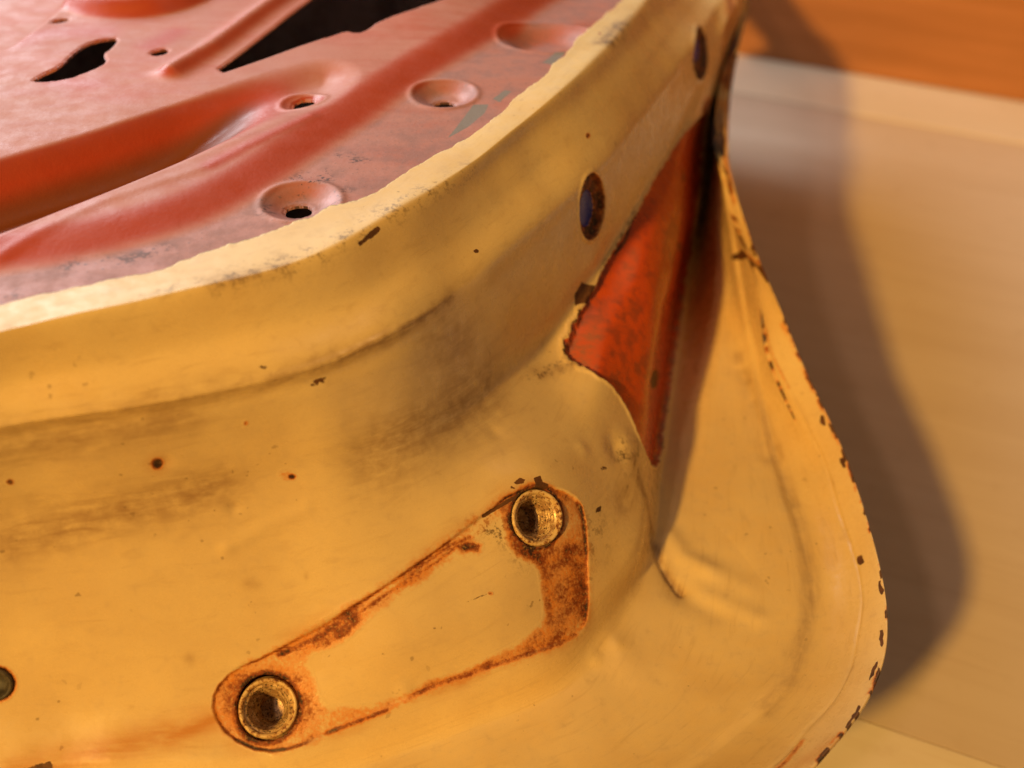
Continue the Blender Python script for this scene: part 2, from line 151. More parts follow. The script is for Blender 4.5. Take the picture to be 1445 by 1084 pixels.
MARKS = [('chip', 0.8, 0.0008, 1, np.array([[-0.04506, 0.30018, 0.22732], [-0.04339, 0.30215, 0.22756], [-0.04194, 0.3047, 0.22818], [-0.03951, 0.30796, 0.2284], [-0.03873, 0.30772, 0.22734], [-0.04042, 0.30499, 0.22657], [-0.04265, 0.30222, 0.22656], [-0.04415, 0.30034, 0.22602]])),
  ('chip', 0.8, 0.0009, 1, np.array([[0.02351, 0.37241, 0.16137], [0.02514, 0.3749, 0.16287], [0.02627, 0.37724, 0.16385], [0.02926, 0.38102, 0.15979], [0.03154, 0.38242, 0.15823], [0.03088, 0.37903, 0.15695], [0.0291, 0.37471, 0.1557], [0.02636, 0.37322, 0.15607], [0.0236, 0.37224, 0.15833]])),
  ('chip', 1, 0.0003, 1, np.array([[0.02384, 0.37268, 0.15962], [0.02638, 0.37371, 0.15637], [0.0236, 0.37113, 0.15685]])),
  ('rust', 1.1, 0.0009, 1, np.array([[-0.09904, 0.25528, 0.18146], [-0.09921, 0.25521, 0.18085], [-0.09951, 0.25511, 0.18035], [-0.09993, 0.25506, 0.17991], [-0.10038, 0.25492, 0.17973], [-0.10085, 0.25481, 0.17973], [-0.1013, 0.25472, 0.17991], [-0.10163, 0.25456, 0.18036], [-0.10186, 0.25447, 0.18092], [-0.10199, 0.25451, 0.18149], [-0.10188, 0.25433, 0.18231], [-0.1017, 0.2544, 0.18291], [-0.10138, 0.25443, 0.18348], [-0.10096, 0.25448, 0.18391], [-0.10054, 0.25468, 0.18403], [-0.10007, 0.2548, 0.18403], [-0.0997, 0.25506, 0.1837], [-0.09928, 0.25499, 0.18346], [-0.09904, 0.25508, 0.1829], [-0.099, 0.25528, 0.18212]])),
  ('stain', 0.5, 0.003, 1, np.array([[-0.09791, 0.25549, 0.18128], [-0.09821, 0.25543, 0.18032], [-0.09877, 0.25543, 0.17942], [-0.09946, 0.25527, 0.17884], [-0.10022, 0.25499, 0.17863], [-0.10104, 0.25479, 0.17866], [-0.10184, 0.25466, 0.17893], [-0.10241, 0.25433, 0.17969], [-0.10288, 0.25429, 0.18045], [-0.10306, 0.25416, 0.18147], [-0.103, 0.25413, 0.18249], [-0.10267, 0.25411, 0.1835], [-0.1022, 0.25434, 0.18418], [-0.10144, 0.25432, 0.18491], [-0.10069, 0.2546, 0.18512], [-0.09988, 0.25481, 0.18509], [-0.09917, 0.25512, 0.18466], [-0.09853, 0.25529, 0.18406], [-0.09812, 0.25551, 0.18315], [-0.09784, 0.2554, 0.18235]])),
  ('rust', 1, 0.0006, 1, np.array([[-0.06382, 0.26385, 0.16901], [-0.06391, 0.26384, 0.16868], [-0.06409, 0.26369, 0.16849], [-0.06439, 0.26365, 0.16828], [-0.06473, 0.26355, 0.16822], [-0.06511, 0.26349, 0.16822], [-0.06549, 0.26348, 0.16828], [-0.06581, 0.26341, 0.16851], [-0.06608, 0.26348, 0.16869], [-0.06622, 0.26348, 0.169], [-0.06627, 0.2636, 0.16924], [-0.06617, 0.26362, 0.16958], [-0.066, 0.2638, 0.16973], [-0.0657, 0.2638, 0.16997], [-0.06535, 0.26388, 0.17007], [-0.06497, 0.26394, 0.17007], [-0.0646, 0.26398, 0.16997], [-0.06428, 0.26406, 0.16974], [-0.06401, 0.26398, 0.16956], [-0.06387, 0.26398, 0.16925]])),
  ('rust', 0.4, 0.0015, 1, np.array([[-0.0646, 0.26399, 0.16973], [-0.06473, 0.26386, 0.16924], [-0.06506, 0.26372, 0.16882], [-0.06551, 0.26348, 0.1686], [-0.06609, 0.26332, 0.16847], [-0.06672, 0.26323, 0.16845], [-0.06734, 0.26315, 0.16862], [-0.06787, 0.26309, 0.16896], [-0.06829, 0.26309, 0.1694], [-0.06853, 0.26314, 0.1699], [-0.06859, 0.26326, 0.1704], [-0.06845, 0.26338, 0.1709], [-0.06812, 0.26352, 0.17132], [-0.06768, 0.26377, 0.17153], [-0.06708, 0.26383, 0.17175], [-0.06644, 0.26392, 0.17177], [-0.06586, 0.26412, 0.17149], [-0.0653, 0.26407, 0.17126], [-0.06488, 0.26407, 0.17082], [-0.06466, 0.26412, 0.17023]])),
  ('rust', 0.9, 0.0006, 1, np.array([[-0.07481, 0.26211, 0.19095], [-0.07484, 0.26199, 0.1908], [-0.07492, 0.26189, 0.19067], [-0.0751, 0.26197, 0.19043], [-0.07527, 0.26191, 0.19036], [-0.07543, 0.26182, 0.1904], [-0.07562, 0.26184, 0.19042], [-0.07572, 0.26166, 0.19069], [-0.07583, 0.26167, 0.19085], [-0.07592, 0.26177, 0.19099], [-0.07588, 0.26165, 0.19133], [-0.07585, 0.26177, 0.19147], [-0.0757, 0.26164, 0.1918], [-0.07559, 0.26179, 0.19184], [-0.07542, 0.26185, 0.19191], [-0.07523, 0.26187, 0.19193], [-0.07507, 0.26192, 0.19185], [-0.07492, 0.26194, 0.19172], [-0.07486, 0.26209, 0.19142], [-0.07477, 0.26199, 0.19129]])),
  ('rust', 0.9, 0.0005, 1, np.array([[-0.13802, 0.24579, 0.18286], [-0.13817, 0.24582, 0.1825], [-0.13845, 0.24594, 0.1821], [-0.13867, 0.24583, 0.18196], [-0.1389, 0.24569, 0.18194], [-0.13917, 0.2456, 0.18197], [-0.13947, 0.24562, 0.182], [-0.13956, 0.24537, 0.18239], [-0.13978, 0.24548, 0.18253], [-0.13973, 0.24529, 0.183], [-0.13968, 0.24526, 0.18335], [-0.13959, 0.24534, 0.18361], [-0.13935, 0.24529, 0.18395], [-0.13913, 0.2454, 0.18408], [-0.1389, 0.24554, 0.18411], [-0.1386, 0.24556, 0.18414], [-0.13834, 0.24561, 0.18404], [-0.1381, 0.24561, 0.18389], [-0.13803, 0.24576, 0.18352], [-0.13803, 0.24587, 0.18312]])),
  ('rust', 0.8, 0.0006, 1, np.array([[0.02866, 0.39987, 0.21207], [0.02861, 0.39947, 0.21193], [0.02848, 0.39901, 0.21184], [0.02829, 0.39859, 0.2118], [0.02805, 0.39821, 0.21183], [0.02779, 0.3979, 0.21193], [0.02754, 0.39765, 0.21211], [0.02731, 0.39756, 0.21232], [0.02713, 0.39751, 0.21259], [0.02702, 0.39769, 0.21281], [0.02699, 0.39796, 0.21302], [0.02704, 0.39843, 0.21313], [0.02716, 0.39868, 0.21332], [0.02735, 0.39909, 0.21337], [0.02759, 0.39966, 0.21324], [0.02786, 0.4001, 0.21308], [0.02811, 0.40027, 0.21294], [0.02834, 0.40039, 0.21273], [0.02853, 0.40045, 0.21245], [0.02862, 0.40007, 0.21233]])),
  ('chip', 0.8, 0.0003, 1, np.array([[-0.01001, 0.32757, 0.20804], [-0.01005, 0.32729, 0.20797], [-0.01018, 0.32713, 0.20785], [-0.01037, 0.32678, 0.20789], [-0.01061, 0.32657, 0.20791], [-0.01089, 0.32639, 0.20797], [-0.01116, 0.32631, 0.20807], [-0.0114, 0.32621, 0.20824], [-0.0116, 0.3262, 0.20842], [-0.01173, 0.32632, 0.20857], [-0.01177, 0.32644, 0.20873], [-0.01173, 0.32663, 0.20886], [-0.01161, 0.3269, 0.20891], [-0.01141, 0.32715, 0.20893], [-0.01117, 0.32737, 0.20891], [-0.0109, 0.32764, 0.20878], [-0.01063, 0.32777, 0.20866], [-0.01038, 0.32787, 0.20849], [-0.01019, 0.32787, 0.20832], [-0.01006, 0.32775, 0.20817]])),
  ('chip', 0.75, 0.0006, 1, np.array([[0.00056, 0.28284, 0.14924], [0.00238, 0.28493, 0.14976], [0.00442, 0.28487, 0.1489], [0.00396, 0.28356, 0.14827], [0.00124, 0.28238, 0.14875]])),
  ('chip', 0.85, 0.0006, 1, np.array([[0.00716, 0.28604, 0.14845], [0.00947, 0.28771, 0.14815], [0.01037, 0.28606, 0.14658], [0.012, 0.28647, 0.14558], [0.01198, 0.28488, 0.14457], [0.00806, 0.28339, 0.14596]])),
  ('chip', 0.8, 0.0009, 0, np.array([[-0.00857, 0.27268, 0.14442], [-0.00503, 0.27507, 0.1452], [-0.00056, 0.27804, 0.14606], [0.00509, 0.28169, 0.14631], [0.01129, 0.28567, 0.1457]])),
  ('chip', 0.7, 0.0005, 1, np.array([[0.0288, 0.2921, 0.12945], [0.0309, 0.2947, 0.12828], [0.03032, 0.29217, 0.12742], [0.02823, 0.29002, 0.12884]])),
  ('chip', 0.6, 0.0005, 1, np.array([[-0.00146, 0.28063, 0.14853], [-0.00011, 0.28202, 0.14908], [0.00169, 0.28136, 0.14786]])),
  ('rust', 0.9, 0.0014, 1, np.array([[-0.01815, 0.2639, 0.14014], [-0.01381, 0.26608, 0.14043], [-0.00898, 0.26625, 0.13838], [-0.00985, 0.26436, 0.13716], [-0.01488, 0.26302, 0.13792]])),
  ('rust', 0.75, 0.001, 0, np.array([[-0.03515, 0.25144, 0.13449], [-0.02672, 0.25812, 0.13802], [-0.01815, 0.26417, 0.1405], [-0.01272, 0.26699, 0.14075]])),
  ('rust', 0.85, 0.0016, 0, np.array([[-0.07076, 0.2385, 0.11864], [-0.06095, 0.24079, 0.12249], [-0.05222, 0.24366, 0.12727], [-0.0479, 0.24521, 0.12935]])),
  ('rust', 0.72, 0.001, 0, np.array([[-0.04791, 0.24468, 0.12867], [-0.03938, 0.24919, 0.13317], [-0.03199, 0.25317, 0.13513], [-0.02243, 0.25952, 0.1378], [-0.0149, 0.26557, 0.14032]])),
  ('rust', 0.88, 0.001, 0, np.array([[-0.05653, 0.22314, 0.10092], [-0.04818, 0.22636, 0.10179], [-0.03866, 0.22993, 0.10296]])),
  ('rust', 0.55, 0.0009, 0, np.array([[-0.03865, 0.23005, 0.10314], [-0.03117, 0.23335, 0.10473], [-0.02252, 0.23696, 0.10666]])),
  ('rust', 0.72, 0.0011, 0, np.array([[-0.02252, 0.23696, 0.10666], [-0.00942, 0.24188, 0.10769], [0.00392, 0.24729, 0.10791], [0.01535, 0.25344, 0.10635], [0.02128, 0.25814, 0.10528]])),
  ('rust', 0.6, 0.0035, 1, np.array([[-0.08467, 0.23279, 0.11233], [-0.07401, 0.23719, 0.11692], [-0.06542, 0.23671, 0.11584], [-0.06109, 0.23272, 0.11072], [-0.05884, 0.2277, 0.10524], [-0.06282, 0.22184, 0.10096], [-0.07522, 0.21847, 0.1004], [-0.08607, 0.22155, 0.10312], [-0.08978, 0.22745, 0.10731]])),
  ('rust', 0.5, 0.003, 1, np.array([[0.01189, 0.26813, 0.1278], [0.0245, 0.27568, 0.12152], [0.02542, 0.26406, 0.10708], [0.02127, 0.25836, 0.10572], [0.01302, 0.25352, 0.10902]])),
  ('rust', 0.55, 0.003, 1, np.array([[0.00168, 0.26835, 0.1356], [0.01541, 0.27454, 0.13088], [0.02463, 0.28433, 0.12919], [0.02498, 0.27435, 0.11958], [0.01189, 0.26813, 0.1278]])),
  ('stain', 0.75, 0.005, 0, np.array([[-0.09057, 0.22436, 0.10522], [-0.10269, 0.22052, 0.10456], [-0.11468, 0.21706, 0.10414], [-0.12856, 0.21294, 0.103], [-0.14633, 0.20876, 0.10205]])),
  ('stain', 0.9, 0.0035, 0, np.array([[-0.0902, 0.2249, 0.10553], [-0.09658, 0.2218, 0.10453], [-0.10355, 0.21917, 0.10398]])),
  ('speck', 0.9, 0.004, 1, np.array([[-0.01601, 0.26827, 0.14351], [-0.00503, 0.27557, 0.14564], [-0.00056, 0.27254, 0.14083], [-0.00056, 0.26783, 0.13613], [-0.00722, 0.26707, 0.13848]])),
  ('speck', 0.7, 0.005, 1, np.array([[-0.00056, 0.26695, 0.13545], [0.0119, 0.27046, 0.13023], [0.01189, 0.2674, 0.12693], [0.00279, 0.26393, 0.13061]])),
  ('speck', 0.5, 0.006, 1, np.array([[0.03216, 0.28607, 0.12084], [0.03186, 0.28351, 0.11931], [0.03115, 0.28095, 0.11819], [0.03012, 0.27878, 0.11748], [0.02884, 0.27696, 0.11748], [0.02744, 0.27578, 0.11807], [0.02607, 0.27524, 0.1193], [0.02485, 0.27555, 0.12087], [0.02389, 0.27638, 0.12294], [0.02328, 0.27782, 0.12514], [0.0231, 0.27984, 0.12714], [0.02335, 0.28211, 0.1289], [0.02401, 0.28455, 0.13012], [0.02503, 0.28682, 0.13077], [0.02632, 0.28891, 0.13059], [0.02775, 0.29049, 0.1297], [0.02916, 0.29122, 0.12835], [0.03043, 0.2911, 0.1266], [0.0314, 0.29008, 0.12468], [0.032, 0.28831, 0.12272]])),
  ('dirt_shade', 0.5, 0.005, 0, np.array([[-0.14586, 0.24019, 0.20271], [-0.136, 0.24381, 0.20231], [-0.11861, 0.24879, 0.20232], [-0.10058, 0.25349, 0.20291], [-0.08233, 0.25926, 0.20374], [-0.07321, 0.26256, 0.20337]])),
  ('dirt_shade', 0.6, 0.0034, 0, np.array([[-0.08233, 0.25926, 0.20374], [-0.0713, 0.26313, 0.20368], [-0.05824, 0.26894, 0.20443], [-0.04894, 0.27459, 0.20417]])),
  ('dirt_shade', 0.8, 0.0025, 0, np.array([[-0.04894, 0.27459, 0.20417], [-0.03377, 0.28736, 0.20395], [-0.02417, 0.30126, 0.20244], [-0.0181, 0.31045, 0.20142]])),
  ('chip', 0.55, 0.0015, 1, np.array([[-0.05792, 0.26845, 0.19925], [-0.0551, 0.26999, 0.20135], [-0.05176, 0.27182, 0.20071], [-0.05271, 0.27095, 0.19805], [-0.05691, 0.26887, 0.19789]])),
  ('chip', 0.5, 0.0012, 1, np.array([[-0.07512, 0.26188, 0.20291], [-0.07271, 0.26292, 0.20459], [-0.07086, 0.26357, 0.20457], [-0.07296, 0.26247, 0.20219]])),
  ('chip', 0.5, 0.0008, 1, np.array([[-0.06739, 0.26728, 0.20719], [-0.06746, 0.26701, 0.20701], [-0.06769, 0.26675, 0.20686], [-0.06806, 0.26653, 0.20675], [-0.06851, 0.26629, 0.20676], [-0.06904, 0.26616, 0.2068], [-0.06956, 0.26611, 0.2069], [-0.07003, 0.26611, 0.20708], [-0.0704, 0.26615, 0.20732], [-0.07068, 0.26641, 0.20747], [-0.07077, 0.26661, 0.20769], [-0.07071, 0.26692, 0.20784], [-0.07048, 0.26718, 0.20799], [-0.07012, 0.2674, 0.2081], [-0.06967, 0.26766, 0.20808], [-0.06914, 0.26778, 0.20805], [-0.06861, 0.26784, 0.20794], [-0.06813, 0.2678, 0.2078], [-0.06776, 0.26775, 0.20756], [-0.0675, 0.26756, 0.20736]])),
  ('dirt_shade', 0.7, 0.008, 0, np.array([[-0.14621, 0.24269, 0.16184], [-0.1309, 0.24709, 0.16369], [-0.1151, 0.25106, 0.16633], [-0.09931, 0.25508, 0.16814], [-0.08542, 0.2588, 0.16944]])),
  ('dirt_shade', 0.55, 0.007, 0, np.array([[-0.13794, 0.24424, 0.19543], [-0.11659, 0.24994, 0.19557], [-0.09064, 0.25675, 0.19747]])),
  ('dirt_shade', 0.62, 0.012, 0, np.array([[-0.03902, 0.27353, 0.1697], [-0.02886, 0.28265, 0.17037], [-0.01857, 0.29627, 0.16767], [-0.00763, 0.31465, 0.16476]])),
  ('dirt_shade', 0.55, 0.012, 1, np.array([[-0.00754, 0.31975, 0.17844], [-0.00811, 0.31846, 0.17672], [-0.0097, 0.31539, 0.17658], [-0.01214, 0.31149, 0.17758], [-0.01514, 0.30721, 0.17957], [-0.01837, 0.30274, 0.18252], [-0.02151, 0.29877, 0.1859], [-0.02427, 0.29562, 0.18942], [-0.02642, 0.2937, 0.19263], [-0.02773, 0.2926, 0.19566], [-0.02816, 0.29281, 0.19796], [-0.02765, 0.29414, 0.19942], [-0.02626, 0.29663, 0.19984], [-0.0241, 0.29995, 0.19923], [-0.02132, 0.30377, 0.19768], [-0.0182, 0.30804, 0.19509], [-0.015, 0.31215, 0.19182], [-0.01203, 0.31549, 0.18831], [-0.00964, 0.31833, 0.18446], [-0.00807, 0.31964, 0.18116]])),
  ('dirt_shade', 0.45, 0.004, 1, np.array([[-0.01643, 0.29555, 0.16241], [-0.01683, 0.29397, 0.16209], [-0.01803, 0.29191, 0.16236], [-0.01991, 0.28969, 0.16307], [-0.02224, 0.28729, 0.16437], [-0.02481, 0.28512, 0.16597], [-0.02734, 0.28322, 0.16785], [-0.02958, 0.28167, 0.16991], [-0.03133, 0.28057, 0.17197], [-0.03241, 0.28001, 0.17387], [-0.03276, 0.28013, 0.17532], [-0.03234, 0.28085, 0.17628], [-0.03119, 0.28213, 0.17662], [-0.0294, 0.2838, 0.17636], [-0.0272, 0.2863, 0.17502], [-0.02471, 0.28883, 0.17319], [-0.02221, 0.29158, 0.17068], [-0.01994, 0.29421, 0.16778], [-0.01809, 0.29573, 0.16537], [-0.01687, 0.29615, 0.16355]])),
  ('dirt_shade', 0.9, 0.0035, 1, np.array([[0.03197, 0.45259, 0.225], [0.037, 0.47011, 0.22288], [0.04425, 0.49022, 0.22008], [0.05064, 0.50212, 0.21795], [0.04683, 0.47715, 0.22008], [0.03874, 0.45336, 0.22353]])),
  ('speck', 0.9, 0.003, 1, np.array([[0.03197, 0.45259, 0.225], [0.037, 0.47011, 0.22288], [0.04425, 0.49022, 0.22008], [0.05064, 0.50212, 0.21795], [0.04683, 0.47715, 0.22008], [0.03874, 0.45336, 0.22353]])),
  ('speck', 0.75, 0.004, 0, np.array([[-0.08013, 0.2778, 0.22919], [-0.07346, 0.28408, 0.22909], [-0.06029, 0.28858, 0.22905], [-0.04961, 0.30011, 0.22927], [-0.03463, 0.31856, 0.22927], [-0.02666, 0.32824, 0.22922]])),
  ('speck', 0.5, 0.003, 0, np.array([[-0.1001, 0.27197, 0.22912], [-0.08032, 0.27884, 0.22921]])),
  ('speck', 0.5, 0.004, 0, np.array([[-0.02249, 0.33179, 0.22875], [-0.00969, 0.34839, 0.2266]])),
  ('dirt_shade', 0.6, 0.003, 0, np.array([[-0.08111, 0.27784, 0.22917], [-0.07297, 0.28136, 0.22921], [-0.06392, 0.28628, 0.2291]])),
  ('dirt_shade', 0.8, 0.0028, 0, np.array([[0.00936, 0.33646, 0.15157], [0.01712, 0.34351, 0.14935], [0.02186, 0.34789, 0.14923]])),
  ('speck', 0.9, 0.003, 0, np.array([[0.00734, 0.33524, 0.1525], [0.01714, 0.34418, 0.14948], [0.02299, 0.35083, 0.1496]])),
  ('dirt_shade', 0.95, 0.0025, 0, np.array([[0.05083, 0.31259, 0.09948], [0.05306, 0.30962, 0.0934], [0.05622, 0.29679, 0.09219], [0.05985, 0.29017, 0.09132]])),
  ('chip', 0.8, 0.00055, 0, np.array([[0.05082, 0.31094, 0.09752], [0.0525, 0.3066, 0.09357], [0.05569, 0.29668, 0.09231], [0.0594, 0.29067, 0.0915]])),
  ('dirt_shade', 1, 0.003, 0, np.array([[0.04206, 0.32122, 0.12781], [0.04585, 0.31519, 0.11976], [0.04968, 0.3126, 0.10836], [0.05178, 0.31478, 0.09622]])),
  ('chip', 0.55, 0.001, 0, np.array([[0.06027, 0.35852, 0.08941], [0.05577, 0.33718, 0.09214], [0.05132, 0.31401, 0.09807]])),
  ('speck', 0.9, 0.005, 1, np.array([[0.04683, 0.32648, 0.12318], [0.04645, 0.32404, 0.12282], [0.04563, 0.32127, 0.12302], [0.04449, 0.3187, 0.12353], [0.04316, 0.31663, 0.12425], [0.04171, 0.31487, 0.12545], [0.04032, 0.31385, 0.12676], [0.03912, 0.3136, 0.12812], [0.03818, 0.31386, 0.12964], [0.03763, 0.31502, 0.13082], [0.03749, 0.31657, 0.13189], [0.03782, 0.31885, 0.13234], [0.03853, 0.32107, 0.13261], [0.03962, 0.32357, 0.13221], [0.04095, 0.32579, 0.13144], [0.04241, 0.32764, 0.13024], [0.04385, 0.32888, 0.12879], [0.04513, 0.3294, 0.1272], [0.04611, 0.32915, 0.12563], [0.04669, 0.32807, 0.12431]])),
  ('dirt_shade', 0.7, 0.004, 1, np.array([[0.04408, 0.30849, 0.11919], [0.04376, 0.30642, 0.11884], [0.04312, 0.30448, 0.11861], [0.04218, 0.30247, 0.11888], [0.04108, 0.30096, 0.11929], [0.03989, 0.29976, 0.12008], [0.03873, 0.29912, 0.12106], [0.03768, 0.29886, 0.12236], [0.0369, 0.29933, 0.12354], [0.03643, 0.30032, 0.12464], [0.03631, 0.30176, 0.12554], [0.03656, 0.30346, 0.1262], [0.03717, 0.30538, 0.12645], [0.03806, 0.30719, 0.12639], [0.03918, 0.30899, 0.12577], [0.0404, 0.31032, 0.12491], [0.04159, 0.31106, 0.12386], [0.04265, 0.31128, 0.12261], [0.04349, 0.311, 0.12123], [0.04396, 0.3099, 0.12018]])),
  ('chip', 0.62, 0.0007, 0, np.array([[0.07081, 0.43092, 0.12774], [0.08327, 0.48588, 0.08767], [0.07923, 0.46784, 0.08766]])),
  ('chip', 1, 0.0004, 1, np.array([[0.06308, 0.39504, 0.10347], [0.06223, 0.39043, 0.10515], [0.06122, 0.38579, 0.10729], [0.05995, 0.38007, 0.111], [0.05848, 0.37312, 0.11652], [0.05761, 0.3696, 0.12015], [0.05731, 0.36893, 0.12217], [0.05727, 0.369, 0.12392], [0.05791, 0.37233, 0.12313], [0.05874, 0.37602, 0.12171], [0.06033, 0.3839, 0.11645], [0.06159, 0.38944, 0.11215], [0.06263, 0.39387, 0.10786], [0.06302, 0.39498, 0.10544]])),
  ('rust', 0.9, 0.0005, 1, np.array([[0.06454, 0.40043, 0.0992], [0.06381, 0.39705, 0.09941], [0.06219, 0.38971, 0.1033], [0.05988, 0.3789, 0.11085], [0.05784, 0.36995, 0.11801], [0.05654, 0.36504, 0.12297], [0.05602, 0.36386, 0.12575], [0.05606, 0.36471, 0.12733], [0.05673, 0.3679, 0.12707], [0.05791, 0.37281, 0.12504], [0.05999, 0.3824, 0.11865], [0.06234, 0.39325, 0.11028], [0.06405, 0.40038, 0.10369], [0.06491, 0.40339, 0.09937]])),
  ('chip', 0.7, 0.0004, 1, np.array([[0.08017, 0.47221, 0.11999], [0.08074, 0.47529, 0.11716], [0.08056, 0.47429, 0.11693], [0.08032, 0.47337, 0.11682], [0.08004, 0.47257, 0.11688], [0.07914, 0.46834, 0.11936], [0.07771, 0.46112, 0.12399], [0.07753, 0.46134, 0.12427], [0.0763, 0.45519, 0.12873], [0.07578, 0.45306, 0.13086], [0.07486, 0.44818, 0.13475], [0.07499, 0.44926, 0.13497], [0.07518, 0.4503, 0.13514], [0.07542, 0.45125, 0.1352], [0.07611, 0.45457, 0.13358], [0.0763, 0.45464, 0.13368], [0.0775, 0.46053, 0.12996], [0.07825, 0.46372, 0.1276], [0.07891, 0.46643, 0.12529], [0.07955, 0.46926, 0.12273]])),
  ('speck', 0.9, 0.0025, 0, np.array([[0.03458, 0.39034, 0.16079], [0.04141, 0.40467, 0.16309], [0.049, 0.42195, 0.16576]])),
  ('chip', 0.8, 0.0009, 0, np.array([[0.0413, 0.4019, 0.16156], [0.0454, 0.40937, 0.16249], [0.05069, 0.4251, 0.16557]])),
  ('chip', 0.72, 0.0012, 1, np.array([[0.12031, 0.29718, 0.10188], [0.12182, 0.29722, 0.10326], [0.12198, 0.29278, 0.10362], [0.12036, 0.29213, 0.10219], [0.11972, 0.29512, 0.10118]])),
  ('chip', 0.6, 0.0004, 0, np.array([[0.11171, 0.29594, 0.09637], [0.11445, 0.29571, 0.0977]])),
  ('rust', 0.55, 0.0022, 0, np.array([[0.10141, 0.53834, 0.15141], [0.09822, 0.51079, 0.15213], [0.09632, 0.48221, 0.15086], [0.09599, 0.46759, 0.14649]])),
  ('rust', 0.9, 0.0014, 1, np.array([[0.1009, 0.51808, 0.15211], [0.10033, 0.51469, 0.15223], [0.09968, 0.5118, 0.15226], [0.09901, 0.5096, 0.15225], [0.09838, 0.50831, 0.15218], [0.09784, 0.50798, 0.1521], [0.09739, 0.50843, 0.15212], [0.09713, 0.50989, 0.1521], [0.09706, 0.51206, 0.15213], [0.09719, 0.5148, 0.15217], [0.09755, 0.51801, 0.15214], [0.09811, 0.52147, 0.15201], [0.0988, 0.52465, 0.15187], [0.09954, 0.52725, 0.15173], [0.10026, 0.52898, 0.15162], [0.10083, 0.52937, 0.15168], [0.10128, 0.52883, 0.15169], [0.10149, 0.52704, 0.15184], [0.10149, 0.52449, 0.15195], [0.10127, 0.52131, 0.15209]])),
  ('rust', 0.9, 0.0014, 1, np.array([[0.09677, 0.47584, 0.15006], [0.09645, 0.47388, 0.1496], [0.09612, 0.47279, 0.14882], [0.09568, 0.47209, 0.14811], [0.09527, 0.47226, 0.14731], [0.09492, 0.47333, 0.14647], [0.09468, 0.47516, 0.1457], [0.09461, 0.47788, 0.1449], [0.09444, 0.47975, 0.14497], [0.09436, 0.4815, 0.14542], [0.09421, 0.48207, 0.14666], [0.09424, 0.48257, 0.14793], [0.09451, 0.48333, 0.14891], [0.09488, 0.48365, 0.14985], [0.09542, 0.48408, 0.15032], [0.09591, 0.48371, 0.15076], [0.09639, 0.48302, 0.15089], [0.09669, 0.48152, 0.15099], [0.09688, 0.47974, 0.15085], [0.09691, 0.47782, 0.15051]])),
  ('rust', 0.55, 0.0012, 0, np.array([[0.11069, 0.4085, 0.12321], [0.11832, 0.38086, 0.11496], [0.1233, 0.35362, 0.11021], [0.12568, 0.32602, 0.10802]])),
  ('stain', 0.5, 0.003, 0, np.array([[0.09594, 0.21664, 0.10821], [0.08482, 0.21117, 0.10555], [0.07548, 0.20459, 0.10472]])),
  ('dirt_shade', 0.5, 0.003, 0, np.array([[0.09775, 0.4204, 0.09795], [0.10325, 0.37413, 0.09583], [0.10558, 0.33519, 0.09439], [0.10695, 0.30489, 0.09461], [0.10319, 0.28154, 0.09435], [0.09183, 0.25187, 0.09448], [0.08071, 0.23799, 0.09472]])),
  ('dirt_shade', 0.85, 0.0006, 0, np.array([[0.10631, 0.39827, 0.11439], [0.11532, 0.36501, 0.10713], [0.12002, 0.3346, 0.1026], [0.11989, 0.306, 0.10105], [0.1175, 0.27493, 0.10176], [0.10835, 0.2488, 0.10187], [0.09635, 0.2312, 0.10196], [0.07715, 0.20947, 0.10311]])),
  ('rust', 0.55, 0.0008, 0, np.array([[0.10268, 0.42853, 0.11844], [0.10631, 0.39827, 0.11439], [0.11059, 0.3818, 0.11062]])),
  ('rust', 0.7, 0.001, 0, np.array([[0.08725, 0.22118, 0.10189], [0.08161, 0.2142, 0.10259], [0.07531, 0.20822, 0.10284]])),
  ('chip', 0.6, 0.0008, 1, np.array([[-0.14441, 0.20977, 0.10268], [-0.13618, 0.21214, 0.10345], [-0.1353, 0.21104, 0.10224], [-0.13564, 0.20835, 0.09911], [-0.14435, 0.20763, 0.10017]])),
  ('dirt_shade', 0.5, 0.002, 1, np.array([[-0.09568, 0.23535, 0.12085], [-0.09575, 0.23511, 0.12054], [-0.09597, 0.23491, 0.12023], [-0.09631, 0.23473, 0.12001], [-0.0967, 0.23456, 0.11993], [-0.09714, 0.23447, 0.11995], [-0.09758, 0.23445, 0.12007], [-0.09797, 0.2345, 0.12029], [-0.09827, 0.2346, 0.12061], [-0.09846, 0.23476, 0.12096], [-0.0985, 0.23493, 0.12137], [-0.09842, 0.23517, 0.12168], [-0.09818, 0.23531, 0.12206], [-0.09787, 0.23554, 0.12221], [-0.09744, 0.23563, 0.12238], [-0.09701, 0.23573, 0.12236], [-0.0966, 0.23583, 0.12214], [-0.09621, 0.23577, 0.12193], [-0.09591, 0.23568, 0.12161], [-0.09572, 0.23552, 0.12126]])),
  ('dirt_shade', 0.6, 0.0008, 1, np.array([[-0.11351, 0.2253, 0.11085], [-0.11356, 0.22522, 0.11075], [-0.11365, 0.2251, 0.11071], [-0.11384, 0.22504, 0.11064], [-0.11406, 0.22496, 0.11065], [-0.11432, 0.22495, 0.11064], [-0.11456, 0.22492, 0.11071], [-0.1148, 0.22496, 0.11075], [-0.11497, 0.22497, 0.11088], [-0.11509, 0.22505, 0.11098], [-0.11513, 0.22512, 0.11109], [-0.11508, 0.2252, 0.11119], [-0.11496, 0.22528, 0.11128], [-0.1148, 0.22538, 0.1113], [-0.11456, 0.22541, 0.11135], [-0.11432, 0.22547, 0.11131], [-0.11405, 0.22546, 0.11129], [-0.11384, 0.22546, 0.11119], [-0.11365, 0.22541, 0.11111], [-0.11355, 0.22538, 0.11096]])),
